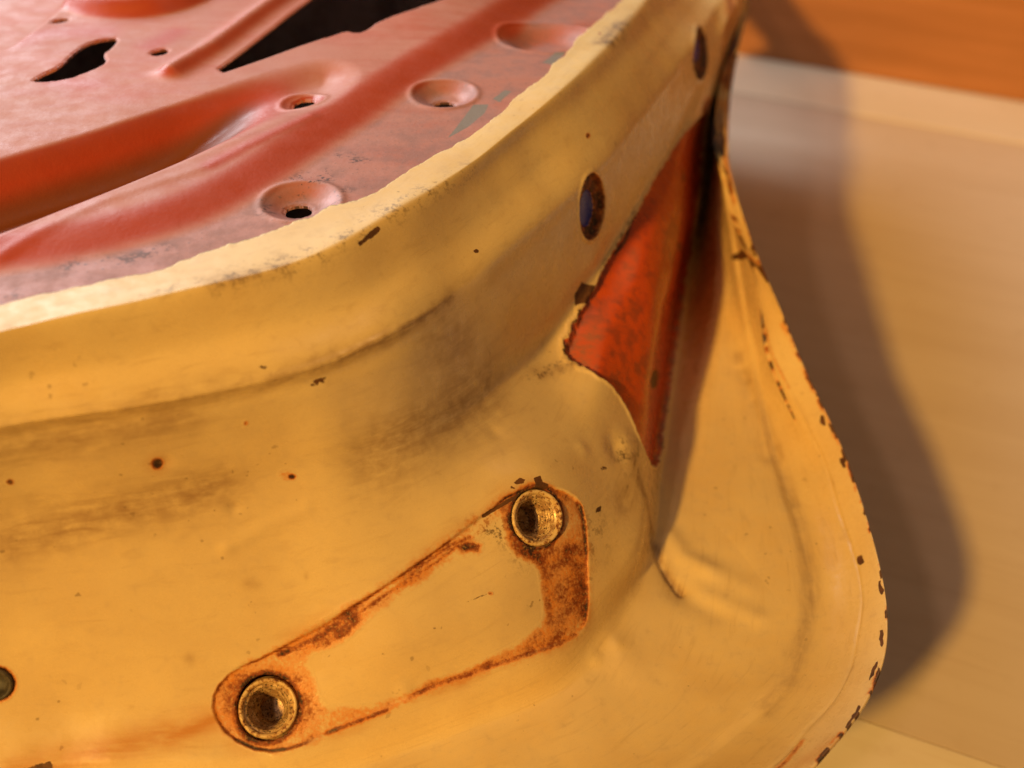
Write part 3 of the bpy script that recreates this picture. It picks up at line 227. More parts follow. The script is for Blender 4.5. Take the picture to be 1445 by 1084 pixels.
  ('dirt_shade', 0.5, 0.0015, 1, np.array([[-0.07536, 0.24844, 0.13934], [-0.07552, 0.24815, 0.13889], [-0.07594, 0.24786, 0.13851], [-0.0766, 0.24761, 0.13823], [-0.07741, 0.24741, 0.1381], [-0.07829, 0.2472, 0.1382], [-0.07917, 0.24715, 0.13838], [-0.07994, 0.24711, 0.13878], [-0.08056, 0.2472, 0.13922], [-0.08094, 0.24736, 0.13975], [-0.08105, 0.24759, 0.14026], [-0.08091, 0.24792, 0.14067], [-0.08047, 0.24817, 0.14109], [-0.07982, 0.24842, 0.14137], [-0.07901, 0.24862, 0.1415], [-0.07812, 0.24878, 0.14145], [-0.07726, 0.24892, 0.14117], [-0.07646, 0.24888, 0.14087], [-0.07585, 0.24879, 0.14042], [-0.07547, 0.24864, 0.13989]])),
  ('dirt_shade', 0.5, 0.0008, 1, np.array([[-0.06155, 0.25109, 0.1402], [-0.06159, 0.25089, 0.13994], [-0.06169, 0.25074, 0.13966], [-0.06183, 0.2506, 0.13947], [-0.06202, 0.25057, 0.13928], [-0.06222, 0.25051, 0.13927], [-0.06241, 0.25055, 0.13931], [-0.06258, 0.25057, 0.1395], [-0.06271, 0.25069, 0.13972], [-0.06279, 0.2508, 0.14003], [-0.06282, 0.251, 0.14029], [-0.06276, 0.25113, 0.14064], [-0.06267, 0.25131, 0.14087], [-0.06252, 0.2514, 0.14111], [-0.06234, 0.2515, 0.14123], [-0.06214, 0.25153, 0.14128], [-0.06195, 0.25153, 0.1412], [-0.06177, 0.25143, 0.14108], [-0.06165, 0.25137, 0.14081], [-0.06157, 0.25121, 0.14054]])),
  ('chip', 0.55, 0.0005, 0, np.array([[-0.01369, 0.25187, 0.12761], [-0.00717, 0.25529, 0.12769]])),
  ('rust', 0.8, 0.0005, 1, np.array([[-0.00563, 0.2556, 0.12734], [-0.00566, 0.25552, 0.12724], [-0.00576, 0.25544, 0.12714], [-0.0059, 0.25528, 0.12717], [-0.00609, 0.25521, 0.12716], [-0.00629, 0.2552, 0.12714], [-0.00649, 0.25508, 0.1273], [-0.00668, 0.25512, 0.12735], [-0.00682, 0.25515, 0.12746], [-0.00692, 0.25523, 0.12756], [-0.00695, 0.25531, 0.12767], [-0.00692, 0.2554, 0.12777], [-0.00682, 0.25547, 0.12787], [-0.00668, 0.25564, 0.12783], [-0.00649, 0.2557, 0.12785], [-0.00629, 0.25582, 0.12775], [-0.00609, 0.25583, 0.12771], [-0.0059, 0.2558, 0.12766], [-0.00576, 0.25576, 0.12755], [-0.00566, 0.25569, 0.12745]])),
  ('chip', 0.5, 0.0006, 1, np.array([[-0.02269, 0.2448, 0.12367], [-0.02274, 0.24472, 0.12345], [-0.02286, 0.24461, 0.12331], [-0.02305, 0.24443, 0.1233], [-0.02329, 0.24437, 0.12323], [-0.02355, 0.24426, 0.12331], [-0.02381, 0.24424, 0.12339], [-0.02406, 0.24429, 0.12346], [-0.02424, 0.24429, 0.12367], [-0.02436, 0.24441, 0.12382], [-0.02441, 0.24454, 0.12396], [-0.02436, 0.24466, 0.12412], [-0.02424, 0.24478, 0.12427], [-0.02406, 0.24495, 0.12428], [-0.02382, 0.24501, 0.12435], [-0.02355, 0.24507, 0.12433], [-0.02329, 0.2451, 0.12424], [-0.02305, 0.24508, 0.12413], [-0.02286, 0.24503, 0.12397], [-0.02274, 0.24492, 0.12382]])),
  ('chip', 0.5, 0.0006, 1, np.array([[0.03372, 0.3085, 0.13251], [0.03363, 0.3081, 0.13247], [0.0334, 0.30772, 0.13245], [0.03303, 0.30713, 0.13269], [0.03258, 0.30665, 0.13294], [0.03207, 0.30607, 0.1334], [0.03158, 0.3057, 0.1338], [0.03115, 0.30554, 0.13412], [0.03081, 0.30546, 0.13448], [0.03058, 0.30542, 0.13489], [0.03051, 0.3056, 0.13512], [0.0306, 0.30597, 0.13519], [0.03085, 0.30652, 0.13506], [0.03121, 0.30702, 0.13489], [0.03165, 0.30751, 0.13464], [0.03214, 0.30793, 0.13433], [0.03264, 0.30832, 0.13391], [0.03309, 0.3087, 0.13339], [0.03344, 0.3088, 0.13301], [0.03365, 0.30866, 0.13277]])),
  ('dirt_shade', 0.9, 0.004, 0, np.array([[0.10306, 0.57181, 0.12737], [0.09785, 0.54538, 0.11288], [0.09591, 0.5249, 0.09182]])),  # shade of the deep fold beside the pocket, painted in
  ('dirt_shade', 0.5, 0.004, 0, np.array([[0.09591, 0.5249, 0.09182], [0.08897, 0.48132, 0.08662]])),  # fainter end of the painted fold shade
  ('rust', 0.75, 0.004, 0, np.array([[0.12324, 0.66877, 0.16644], [0.11362, 0.61492, 0.16332], [0.10818, 0.58382, 0.15321]])),
  ('rust', 0.95, 0.002, 0, np.array([[0.12993, 0.67665, 0.16357], [0.11922, 0.62429, 0.15561], [0.10853, 0.57573, 0.15296]])),
  ('rust', 0.8, 0.004, 1, np.array([[0.1009, 0.54696, 0.15103], [0.09981, 0.54032, 0.15131], [0.09844, 0.53409, 0.15172], [0.09715, 0.53003, 0.15165], [0.10039, 0.55231, 0.13942], [0.1028, 0.57153, 0.12951], [0.09843, 0.55357, 0.1388], [0.09435, 0.53678, 0.14835], [0.09158, 0.5264, 0.15544], [0.09048, 0.5242, 0.15903], [0.09003, 0.52413, 0.16184], [0.09033, 0.52654, 0.16349], [0.09117, 0.53007, 0.16434], [0.09249, 0.53458, 0.16425], [0.09444, 0.54111, 0.16254], [0.09658, 0.54752, 0.16006], [0.099, 0.55488, 0.15625], [0.10185, 0.5645, 0.1505], [0.1019, 0.55924, 0.15082], [0.10161, 0.55345, 0.15089]])),
  ('chip', 0.85, 0.0006, 1, np.array([[0.10295, 0.4374, 0.13785], [0.10202, 0.43979, 0.13757], [0.10211, 0.43995, 0.13794], [0.10133, 0.44287, 0.13624], [0.10117, 0.44343, 0.13765], [0.10114, 0.44359, 0.13896], [0.10117, 0.44329, 0.13947], [0.10245, 0.4415, 0.14023], [0.10301, 0.44035, 0.13947], [0.10257, 0.43872, 0.13883], [0.10334, 0.43846, 0.13849]])),
  ('chip', 0.85, 0.0006, 1, np.array([[0.12092, 0.35903, 0.10974], [0.12037, 0.35942, 0.1094], [0.11967, 0.36103, 0.10907], [0.11933, 0.362, 0.10931], [0.11988, 0.36419, 0.11037], [0.11949, 0.36522, 0.11032], [0.12064, 0.36417, 0.11113], [0.12093, 0.36388, 0.11117], [0.12122, 0.36254, 0.11103], [0.12128, 0.36124, 0.11037], [0.12127, 0.35962, 0.1099]])),
  ('chip', 0.85, 0.0006, 1, np.array([[0.12422, 0.33679, 0.10758], [0.12305, 0.33773, 0.10662], [0.12337, 0.33843, 0.10694], [0.123, 0.34055, 0.10689], [0.12283, 0.34189, 0.10699], [0.12356, 0.34288, 0.10811], [0.12351, 0.34224, 0.10789], [0.12484, 0.34163, 0.10914], [0.12479, 0.33971, 0.10896], [0.12433, 0.33907, 0.10818], [0.12437, 0.33667, 0.10798]])),
  ('chip', 0.85, 0.0006, 1, np.array([[0.12295, 0.27456, 0.10748], [0.12246, 0.27397, 0.10741], [0.12227, 0.276, 0.1065], [0.12256, 0.27924, 0.10643], [0.12314, 0.28076, 0.10665], [0.12302, 0.28096, 0.10691], [0.12373, 0.28083, 0.10762], [0.12338, 0.27916, 0.10727], [0.12339, 0.27689, 0.1079], [0.12379, 0.27578, 0.10822], [0.12309, 0.27469, 0.10766]])),
  ('chip', 0.85, 0.0006, 1, np.array([[0.11713, 0.25176, 0.10753], [0.11717, 0.2536, 0.10683], [0.11756, 0.25542, 0.10667], [0.11747, 0.25649, 0.10629], [0.11835, 0.25859, 0.10654], [0.11865, 0.25998, 0.10633], [0.11942, 0.25976, 0.10725], [0.11922, 0.25755, 0.10758], [0.11854, 0.25602, 0.1074], [0.1182, 0.25379, 0.10779], [0.11753, 0.2526, 0.10752]])),
  ('chip', 0.85, 0.0006, 1, np.array([[0.11064, 0.23891, 0.10717], [0.11069, 0.24076, 0.10661], [0.11173, 0.24263, 0.10654], [0.1127, 0.24486, 0.10633], [0.11363, 0.24599, 0.10667], [0.11445, 0.2472, 0.10677], [0.11507, 0.24711, 0.10729], [0.11416, 0.24467, 0.10753], [0.11332, 0.24378, 0.10715], [0.11245, 0.24146, 0.10753], [0.11105, 0.24026, 0.10691]])),
  ('chip', 0.85, 0.0006, 1, np.array([[0.10105, 0.22301, 0.10849], [0.10135, 0.22395, 0.10808], [0.10223, 0.22662, 0.10735], [0.10349, 0.22742, 0.10772], [0.10485, 0.23018, 0.10727], [0.10525, 0.2304, 0.10752], [0.10536, 0.22957, 0.10788], [0.10559, 0.22909, 0.10809], [0.10383, 0.2263, 0.10846], [0.10298, 0.22467, 0.10834], [0.10194, 0.22446, 0.10816]]))]
DENTS = [(0.0004, 0.003, np.array([[0.0351, 0.2634, 0.09442]])),
  (0.0004, 0.0028, np.array([[0.02787, 0.2567, 0.09462]])),
  (0.0005, 0.003, np.array([[0.02428, 0.30724, 0.14263]])),
  (-0.0004, 0.003, np.array([[-0.00519, 0.29952, 0.15608]])),
  (0.0012, 0.006, np.array([[0.04186, 0.32287, 0.12903]])),
  (-0.0016, 0.005, np.array([[0.03707, 0.31873, 0.13329]])),
  (-0.0012, 0.007, np.array([[0.03978, 0.3034, 0.12232]])),
  (0.0011, 0.0042, np.array([[0.05843, 0.3156, 0.0921], [0.06235, 0.30594, 0.09169], [0.07056, 0.29945, 0.09119]])),
  (0.0007, 0.005, np.array([[0.07056, 0.29945, 0.09119], [0.08203, 0.2919, 0.09199]])),
  (-0.0011, 0.005, np.array([[0.05544, 0.30174, 0.09242], [0.05935, 0.29015, 0.09135]])),
  (-0.0007, 0.005, np.array([[0.05935, 0.29015, 0.09135], [0.07061, 0.28064, 0.091]])),
  (-0.0013, 0.0018, np.array([[0.05128, 0.31217, 0.09628], [0.05275, 0.30624, 0.09322], [0.05595, 0.29652, 0.09211], [0.05985, 0.29017, 0.09132]])),
  (0.0006, 0.004, np.array([[0.06679, 0.28943, 0.09104], [0.08456, 0.27683, 0.09243]])),
  (0.0005, 0.006, np.array([[0.03443, 0.26411, 0.09466], [0.03646, 0.25807, 0.09293]])),
  (-0.0005, 0.007, np.array([[0.02972, 0.25587, 0.09384], [0.03619, 0.24654, 0.09114]])),
  (0.0005, 0.0022, np.array([[-0.08517, 0.25187, 0.15096]])),
  (-0.0005, 0.002, np.array([[-0.08209, 0.25752, 0.16209]])),
  (0.0003, 0.0024, np.array([[-0.08271, 0.2527, 0.1516], [-0.07442, 0.25643, 0.15527], [-0.06191, 0.26036, 0.15877]])),
  (0.0005, 0.0025, np.array([[-0.03282, 0.23399, 0.10736]])),
  (-0.0005, 0.0025, np.array([[-0.09857, 0.25524, 0.18177]])),
  (0.0003, 0.006, np.array([[0.06331, 0.24342, 0.09155], [0.0842, 0.24727, 0.09382]])),
  (-0.0008, 0.0035, np.array([[0.09797, 0.41105, 0.09733], [0.09989, 0.38387, 0.09602], [0.10173, 0.359, 0.09462]])),
  (-0.0004, 0.004, np.array([[0.10173, 0.359, 0.09462], [0.10449, 0.335, 0.0942]]))]
PANEL_Z = 0.2272
TERRACE = np.array([[-0.17494, 0.27191], [-0.16227, 0.27643], [-0.15128, 0.28033], [-0.14206, 0.28357], [-0.13471, 0.28613], [-0.1293, 0.28798], [-0.12349, 0.29035], [-0.11725, 0.29328], [-0.11054, 0.29678], [-0.10335, 0.30087], [-0.09675, 0.30544], [-0.09075, 0.31051], [-0.08536, 0.31613], [-0.08058, 0.32231], [-0.07607, 0.32861], [-0.07185, 0.33502], [-0.06792, 0.34156], [-0.0643, 0.34821], [-0.06046, 0.35524], [-0.05638, 0.36266], [-0.05205, 0.3705], [-0.04745, 0.37879], [-0.04311, 0.38676], [-0.03906, 0.39436], [-0.03533, 0.40156], [-0.03193, 0.4083], [-0.02874, 0.41444], [-0.02576, 0.41992], [-0.02302, 0.42471], [-0.02053, 0.42876], [-0.01739, 0.43432], [-0.01354, 0.44148], [-0.00894, 0.45035], [-0.0035, 0.46109], [0.00232, 0.47412], [0.00861, 0.48971], [0.01547, 0.50823], [0.023, 0.53011], [0.03072, 0.55474], [0.03867, 0.58254], [0.04693, 0.61408], [0.05559, 0.65005], [0.05126, 0.68789], [0.03203, 0.72763], [-0.00423, 0.76927], [-0.0598, 0.81281], [-0.12217, 0.82435], [-0.18495, 0.80154], [-0.24182, 0.74895], [-0.28846, 0.676], [-0.30296, 0.59051], [-0.29299, 0.50298], [-0.26691, 0.42032], [-0.23171, 0.34605], [-0.20759, 0.30334], [-0.18952, 0.28033]])
TROUGH = np.array([[-0.18364, 0.2672], [-0.17853, 0.27187], [-0.17329, 0.27665], [-0.16794, 0.28154], [-0.16245, 0.28655], [-0.15684, 0.29167], [-0.1516, 0.29656], [-0.14677, 0.30119], [-0.14236, 0.30554], [-0.13841, 0.30959], [-0.13438, 0.31372], [-0.13028, 0.31792], [-0.1261, 0.3222], [-0.12184, 0.32656], [-0.11751, 0.33101], [-0.11309, 0.33554], [-0.10858, 0.34015], [-0.10399, 0.34486], [-0.09933, 0.34981], [-0.09461, 0.35502], [-0.08982, 0.36049], [-0.08495, 0.36625], [-0.08048, 0.37116], [-0.07646, 0.37515], [-0.0729, 0.37818], [-0.06986, 0.38022], [-0.06711, 0.38245], [-0.06467, 0.38487], [-0.06253, 0.3875], [-0.0607, 0.39032], [-0.05916, 0.39318], [-0.05792, 0.39606], [-0.05698, 0.39898], [-0.05634, 0.40193], [-0.056, 0.40472], [-0.05595, 0.40735], [-0.0562, 0.40982], [-0.05675, 0.41212], [-0.0577, 0.41424], [-0.05903, 0.41619], [-0.06076, 0.41795], [-0.06289, 0.41953], [-0.06512, 0.42051], [-0.06745, 0.42091], [-0.06988, 0.42071], [-0.07239, 0.41992], [-0.07543, 0.41834], [-0.079, 0.41599], [-0.08307, 0.41289], [-0.08762, 0.40906], [-0.09303, 0.40423], [-0.09926, 0.39847], [-0.10625, 0.39182], [-0.11393, 0.38435], [-0.12082, 0.37781], [-0.12695, 0.37211], [-0.1324, 0.36723], [-0.13719, 0.3631], [-0.14192, 0.35911], [-0.1466, 0.35524], [-0.15122, 0.35148], [-0.1558, 0.34785], [-0.16086, 0.34382], [-0.1664, 0.33943], [-0.17237, 0.33468], [-0.17875, 0.32961], [-0.18494, 0.32451], [-0.19095, 0.31938], [-0.19677, 0.31424], [-0.2024, 0.30908], [-0.20522, 0.30242], [-0.20533, 0.2944], [-0.20285, 0.28517], [-0.19798, 0.2749], [-0.19324, 0.26867], [-0.18851, 0.26615]])
RIB = np.array([[-0.12251, 0.41066], [-0.1125, 0.43163], [-0.09373, 0.48417], [-0.07641, 0.53697]])
LOWER = np.array([[-0.2177, 0.41135], [-0.20686, 0.41677], [-0.19824, 0.4227], [-0.19189, 0.42917], [-0.18788, 0.4362], [-0.18628, 0.44383], [-0.18479, 0.45189], [-0.18341, 0.46041], [-0.18215, 0.4694], [-0.18102, 0.47891], [-0.17981, 0.48921], [-0.17852, 0.50038], [-0.17713, 0.51249], [-0.17564, 0.52562], [-0.18138, 0.54103], [-0.19489, 0.55901], [-0.21692, 0.57992], [-0.24845, 0.60419], [-0.27621, 0.61265], [-0.29822, 0.60419], [-0.31324, 0.57992], [-0.32098, 0.54279], [-0.31904, 0.51035], [-0.30872, 0.48182], [-0.29103, 0.45657], [-0.26676, 0.43411], [-0.24707, 0.41972], [-0.23095, 0.41231]])
CREASE = np.array([[-0.14471, 0.28928], [-0.12227, 0.31792], [-0.09459, 0.34015], [-0.06783, 0.37515]])
BOSS = (np.array([[-0.15417, 0.49374]])[0], 0.034)
DIMPLES = [(np.array([[-0.06443, 0.32437]])[0], 0.0125, 0.003), (np.array([[-0.0241, 0.40163]])[0], 0.012, 0.0028), (np.array([[0.01478, 0.46439]])[0], 0.021, 0.0055), (np.array([[-0.07313, 0.39289]])[0], 0.008, 0.001)]
PHOLES = [np.array([[-0.06954, 0.32307], [-0.06958, 0.32481], [-0.06871, 0.32623], [-0.06691, 0.32734], [-0.06504, 0.32767], [-0.06313, 0.32723], [-0.06187, 0.32591], [-0.06125, 0.32372], [-0.06142, 0.3221], [-0.06235, 0.32102], [-0.0641, 0.32005], [-0.06666, 0.3192], [-0.06833, 0.31962], [-0.06912, 0.32134]]),
  np.array([[-0.01997, 0.39781], [-0.02005, 0.39722], [-0.02022, 0.39666], [-0.02048, 0.39614], [-0.02083, 0.39567], [-0.02125, 0.39525], [-0.02174, 0.39491], [-0.02228, 0.39464], [-0.02286, 0.39446], [-0.02347, 0.39437], [-0.02409, 0.39437], [-0.02471, 0.39446], [-0.0253, 0.39464], [-0.02587, 0.39491], [-0.02639, 0.39525], [-0.02685, 0.39567], [-0.02723, 0.39614], [-0.02754, 0.39666], [-0.02776, 0.39722], [-0.02789, 0.39781], [-0.02792, 0.39839], [-0.02786, 0.39898], [-0.02769, 0.39954], [-0.02743, 0.40008], [-0.02709, 0.40055], [-0.02667, 0.40098], [-0.02618, 0.40133], [-0.02563, 0.4016], [-0.02504, 0.40179], [-0.02442, 0.40188], [-0.0238, 0.40188], [-0.02317, 0.40179], [-0.02257, 0.4016], [-0.022, 0.40133], [-0.02148, 0.40098], [-0.02102, 0.40055], [-0.02063, 0.40008], [-0.02033, 0.39954], [-0.02011, 0.39898], [-0.01999, 0.39839]]),
  np.array([[-0.0769, 0.39232], [-0.07698, 0.39461], [-0.07625, 0.3965], [-0.0747, 0.39795], [-0.0729, 0.39854], [-0.07085, 0.39825], [-0.06972, 0.39722], [-0.06949, 0.39548], [-0.06998, 0.39346], [-0.07116, 0.39117], [-0.07268, 0.38961], [-0.07454, 0.38876], [-0.07581, 0.38905], [-0.07651, 0.39046]]),
  np.array([[-0.17049, 0.40431], [-0.16977, 0.40732], [-0.16809, 0.41082], [-0.16543, 0.41483], [-0.16385, 0.41937], [-0.16336, 0.42447], [-0.16253, 0.42966], [-0.16136, 0.43494], [-0.1594, 0.43881], [-0.15667, 0.44118], [-0.15385, 0.44255], [-0.15095, 0.44289], [-0.14962, 0.44033], [-0.14984, 0.43494], [-0.15041, 0.43097], [-0.15131, 0.42835], [-0.15076, 0.42527], [-0.14877, 0.42175], [-0.14894, 0.41795], [-0.15122, 0.4139], [-0.15409, 0.41005], [-0.15753, 0.40641], [-0.16214, 0.40416], [-0.16795, 0.40326]]),
  np.array([[-0.12819, 0.43104], [-0.12814, 0.43042], [-0.1282, 0.42979], [-0.12838, 0.42914], [-0.12867, 0.42852], [-0.12906, 0.42793], [-0.12952, 0.42743], [-0.13006, 0.427], [-0.13063, 0.42668], [-0.13123, 0.42647], [-0.13182, 0.42638], [-0.1324, 0.42642], [-0.13293, 0.42658], [-0.1334, 0.42686], [-0.13378, 0.42724], [-0.13406, 0.42773], [-0.13424, 0.42828], [-0.1343, 0.42889], [-0.13424, 0.42953], [-0.13407, 0.43018], [-0.13379, 0.4308], [-0.1334, 0.43139], [-0.13294, 0.4319], [-0.1324, 0.43234], [-0.13182, 0.43267], [-0.13121, 0.43288], [-0.13061, 0.43297], [-0.13003, 0.43293], [-0.1295, 0.43277], [-0.12903, 0.43248], [-0.12865, 0.43209], [-0.12836, 0.4316]]),
  np.array([[-0.10663, 0.41483], [-0.09956, 0.43378], [-0.09163, 0.45621], [-0.08265, 0.48279], [-0.07243, 0.51507], [-0.06061, 0.55449], [-0.04017, 0.5646], [-0.01351, 0.54279], [-0.00617, 0.52229], [-0.01646, 0.50298], [-0.02492, 0.48971], [-0.03185, 0.48182], [-0.03963, 0.47336], [-0.0482, 0.46439], [-0.05325, 0.45783], [-0.05494, 0.45353], [-0.05673, 0.45053], [-0.05862, 0.44877], [-0.06065, 0.4486], [-0.06286, 0.45], [-0.06521, 0.44947], [-0.06767, 0.44703], [-0.07014, 0.44478], [-0.0726, 0.44272], [-0.07681, 0.43864], [-0.08269, 0.43262], [-0.09188, 0.4235], [-0.10408, 0.41158]]),
  np.array([[0.02406, 0.46151], [0.02394, 0.46094], [0.02368, 0.46032], [0.02328, 0.45965], [0.02278, 0.45897], [0.02216, 0.4583], [0.02149, 0.45768], [0.02076, 0.45711], [0.02002, 0.45663], [0.01928, 0.45625], [0.01859, 0.45599], [0.01795, 0.45585], [0.0174, 0.45584], [0.01696, 0.45597], [0.01665, 0.45622], [0.01647, 0.45659], [0.01644, 0.45705], [0.01655, 0.45762], [0.0168, 0.45823], [0.01719, 0.4589], [0.01769, 0.45957], [0.0183, 0.46025], [0.01897, 0.46087], [0.01971, 0.46145], [0.02045, 0.46193], [0.0212, 0.46232], [0.0219, 0.46259], [0.02255, 0.46273], [0.0231, 0.46274], [0.02354, 0.46261], [0.02386, 0.46236], [0.02403, 0.46198]]),
  np.array([[-0.17425, 0.46247], [-0.17424, 0.46191], [-0.1744, 0.46129], [-0.17471, 0.46064], [-0.17516, 0.46001], [-0.17573, 0.4594], [-0.17638, 0.45887], [-0.1771, 0.45842], [-0.17782, 0.4581], [-0.17854, 0.4579], [-0.1792, 0.45785], [-0.17978, 0.45794], [-0.18024, 0.45817], [-0.18058, 0.45853], [-0.18075, 0.45899], [-0.18077, 0.45955], [-0.18062, 0.46016], [-0.18031, 0.46081], [-0.17987, 0.46144], [-0.1793, 0.46206], [-0.17865, 0.46259], [-0.17793, 0.46305], [-0.1772, 0.46337], [-0.17647, 0.46357], [-0.17581, 0.46363], [-0.17522, 0.46354], [-0.17476, 0.46331], [-0.17442, 0.46294]])]
PMARKS = [('grey', 0.9, 0.0008, 1, np.array([[-0.02185, 0.36671], [-0.01646, 0.38331], [-0.01353, 0.39289], [-0.00807, 0.39289], [-0.00944, 0.38609], [-0.01501, 0.37515]])),
  ('grey', 0.8, 0.0008, 1, np.array([[-0.00689, 0.39752], [-0.00266, 0.40461], [-0.00013, 0.40341], [-0.00435, 0.39404]])),
  ('grey', 0.8, 0.001, 1, np.array([[0.01132, 0.43163], [0.0215, 0.45567], [0.02477, 0.45424], [0.01526, 0.42966]])),
  ('speck', 0.95, 0.0025, 1, np.array([[-0.07248, 0.33463], [-0.06593, 0.34344], [-0.05934, 0.34486], [-0.05626, 0.33784], [-0.06657, 0.33191]])),
  ('speck', 0.7, 0.003, 0, np.array([[-0.0558, 0.35357], [-0.04851, 0.34966]])),
  ('speck', 0.8, 0.0025, 0, np.array([[-0.07422, 0.31792], [-0.07275, 0.3222]])),
  ('speck', 0.6, 0.003, 0, np.array([[-0.12436, 0.28816], [-0.10932, 0.29191], [-0.10055, 0.29765]])),
  ('speck', 0.7, 0.003, 0, np.array([[-0.13838, 0.27037], [-0.13533, 0.27277]])),
  ('speck', 0.6, 0.0025, 0, np.array([[-0.05658, 0.3222], [-0.05107, 0.33101]])),
  ('clean_shade', 0.9, 0.004, 0, np.array([[-0.12697, 0.36208], [-0.12488, 0.3631]])),
  ('clean_shade', 0.9, 0.005, 0, np.array([[-0.13592, 0.43494], [-0.12953, 0.4486]])),
  ('clean_shade', 0.8, 0.006, 0, np.array([[-0.18923, 0.4383], [-0.17614, 0.4486], [-0.15695, 0.4486]])),
  ('clean_shade', 0.7, 0.005, 0, np.array([[-0.16268, 0.40341], [-0.14921, 0.40045]])),
  ('clean_shade', 0.9, 0.003, 0, np.array([[-0.09459, 0.34015], [-0.07586, 0.36464], [-0.06368, 0.38056]])),
  ('clean_shade', 0.8, 0.006, 0, np.array([[-0.00639, 0.47034], [0.0223, 0.47794], [0.03738, 0.48971]]))]

# ---------------------------------------------------------------- material helpers
class NT:
    def __init__(s, name):
        s.m = bpy.data.materials.new(name); s.m.use_nodes = True; s.t = s.m.node_tree; s.t.nodes.clear()
        s.out = s.n('OutputMaterial'); s.b = s.n('BsdfPrincipled'); s.l(s.b.outputs[0], s.out.inputs[0])
    def n(s, kind, **kw):
        o = s.t.nodes.new('ShaderNode' + kind)
        for k, v in kw.items(): setattr(o, k, v)
        return o
    def l(s, a, b): s.t.links.new(a, b)
    def set(s, sock, v):
        if isinstance(v, bpy.types.NodeSocket): s.l(v, sock)
        elif isinstance(v, (tuple, list)) and len(v) == 3 and sock.type == 'RGBA': sock.default_value = (*v, 1)
        else: sock.default_value = v
    def mix(s, f, a, b):
        o = s.n('Mix', data_type='RGBA'); s.set(o.inputs[0], f); s.set(o.inputs[6], a); s.set(o.inputs[7], b); return o.outputs[2]
    def math(s, op, a, b=0.0, c=0.0, clamp=False):
        o = s.n('Math', operation=op, use_clamp=clamp); s.set(o.inputs[0], a); s.set(o.inputs[1], b); s.set(o.inputs[2], c); return o.outputs[0]
    def ramp(s, v, a, b, lo=0.0, hi=1.0):
        o = s.n('MapRange', interpolation_type='SMOOTHSTEP'); s.set(o.inputs[0], v)
        for i, x in enumerate((a, b, lo, hi)): s.set(o.inputs[i + 1], x)
        return o.outputs[0]
    def noise(s, vec, scale, detail=4, rough=.55, dist=0.0):
        o = s.n('TexNoise'); s.l(vec, o.inputs['Vector']); o.inputs['Scale'].default_value = scale
        o.inputs['Detail'].default_value = detail; o.inputs['Roughness'].default_value = rough; o.inputs['Distortion'].default_value = dist
        return o.outputs[0]
    def scale(s, vec, xyz, rot=(0, 0, 0)):
        o = s.n('Mapping'); s.l(vec, o.inputs[0]); o.inputs['Scale'].default_value = xyz; o.inputs['Rotation'].default_value = rot; return o.outputs[0]
    def attr(s, name):
        return s.n('Attribute', attribute_name=name)
    def obj(s): return s.n('TexCoord').outputs['Object']
    def bump(s, h, strength, dist, prev=None):
        o = s.n('Bump'); s.set(o.inputs['Height'], h); o.inputs['Strength'].default_value = strength; o.inputs['Distance'].default_value = dist
        if prev: s.l(prev, o.inputs['Normal'])
        return o.outputs[0]
    def fin(s, color, rough, normal=None, metal=0.0, spec=0.5):
        s.set(s.b.inputs['Base Color'], color); s.set(s.b.inputs['Roughness'], rough); s.set(s.b.inputs['Metallic'], metal)
        s.set(s.b.inputs['Specular IOR Level'], spec)
        if normal: s.l(normal, s.b.inputs['Normal'])
        return s.m

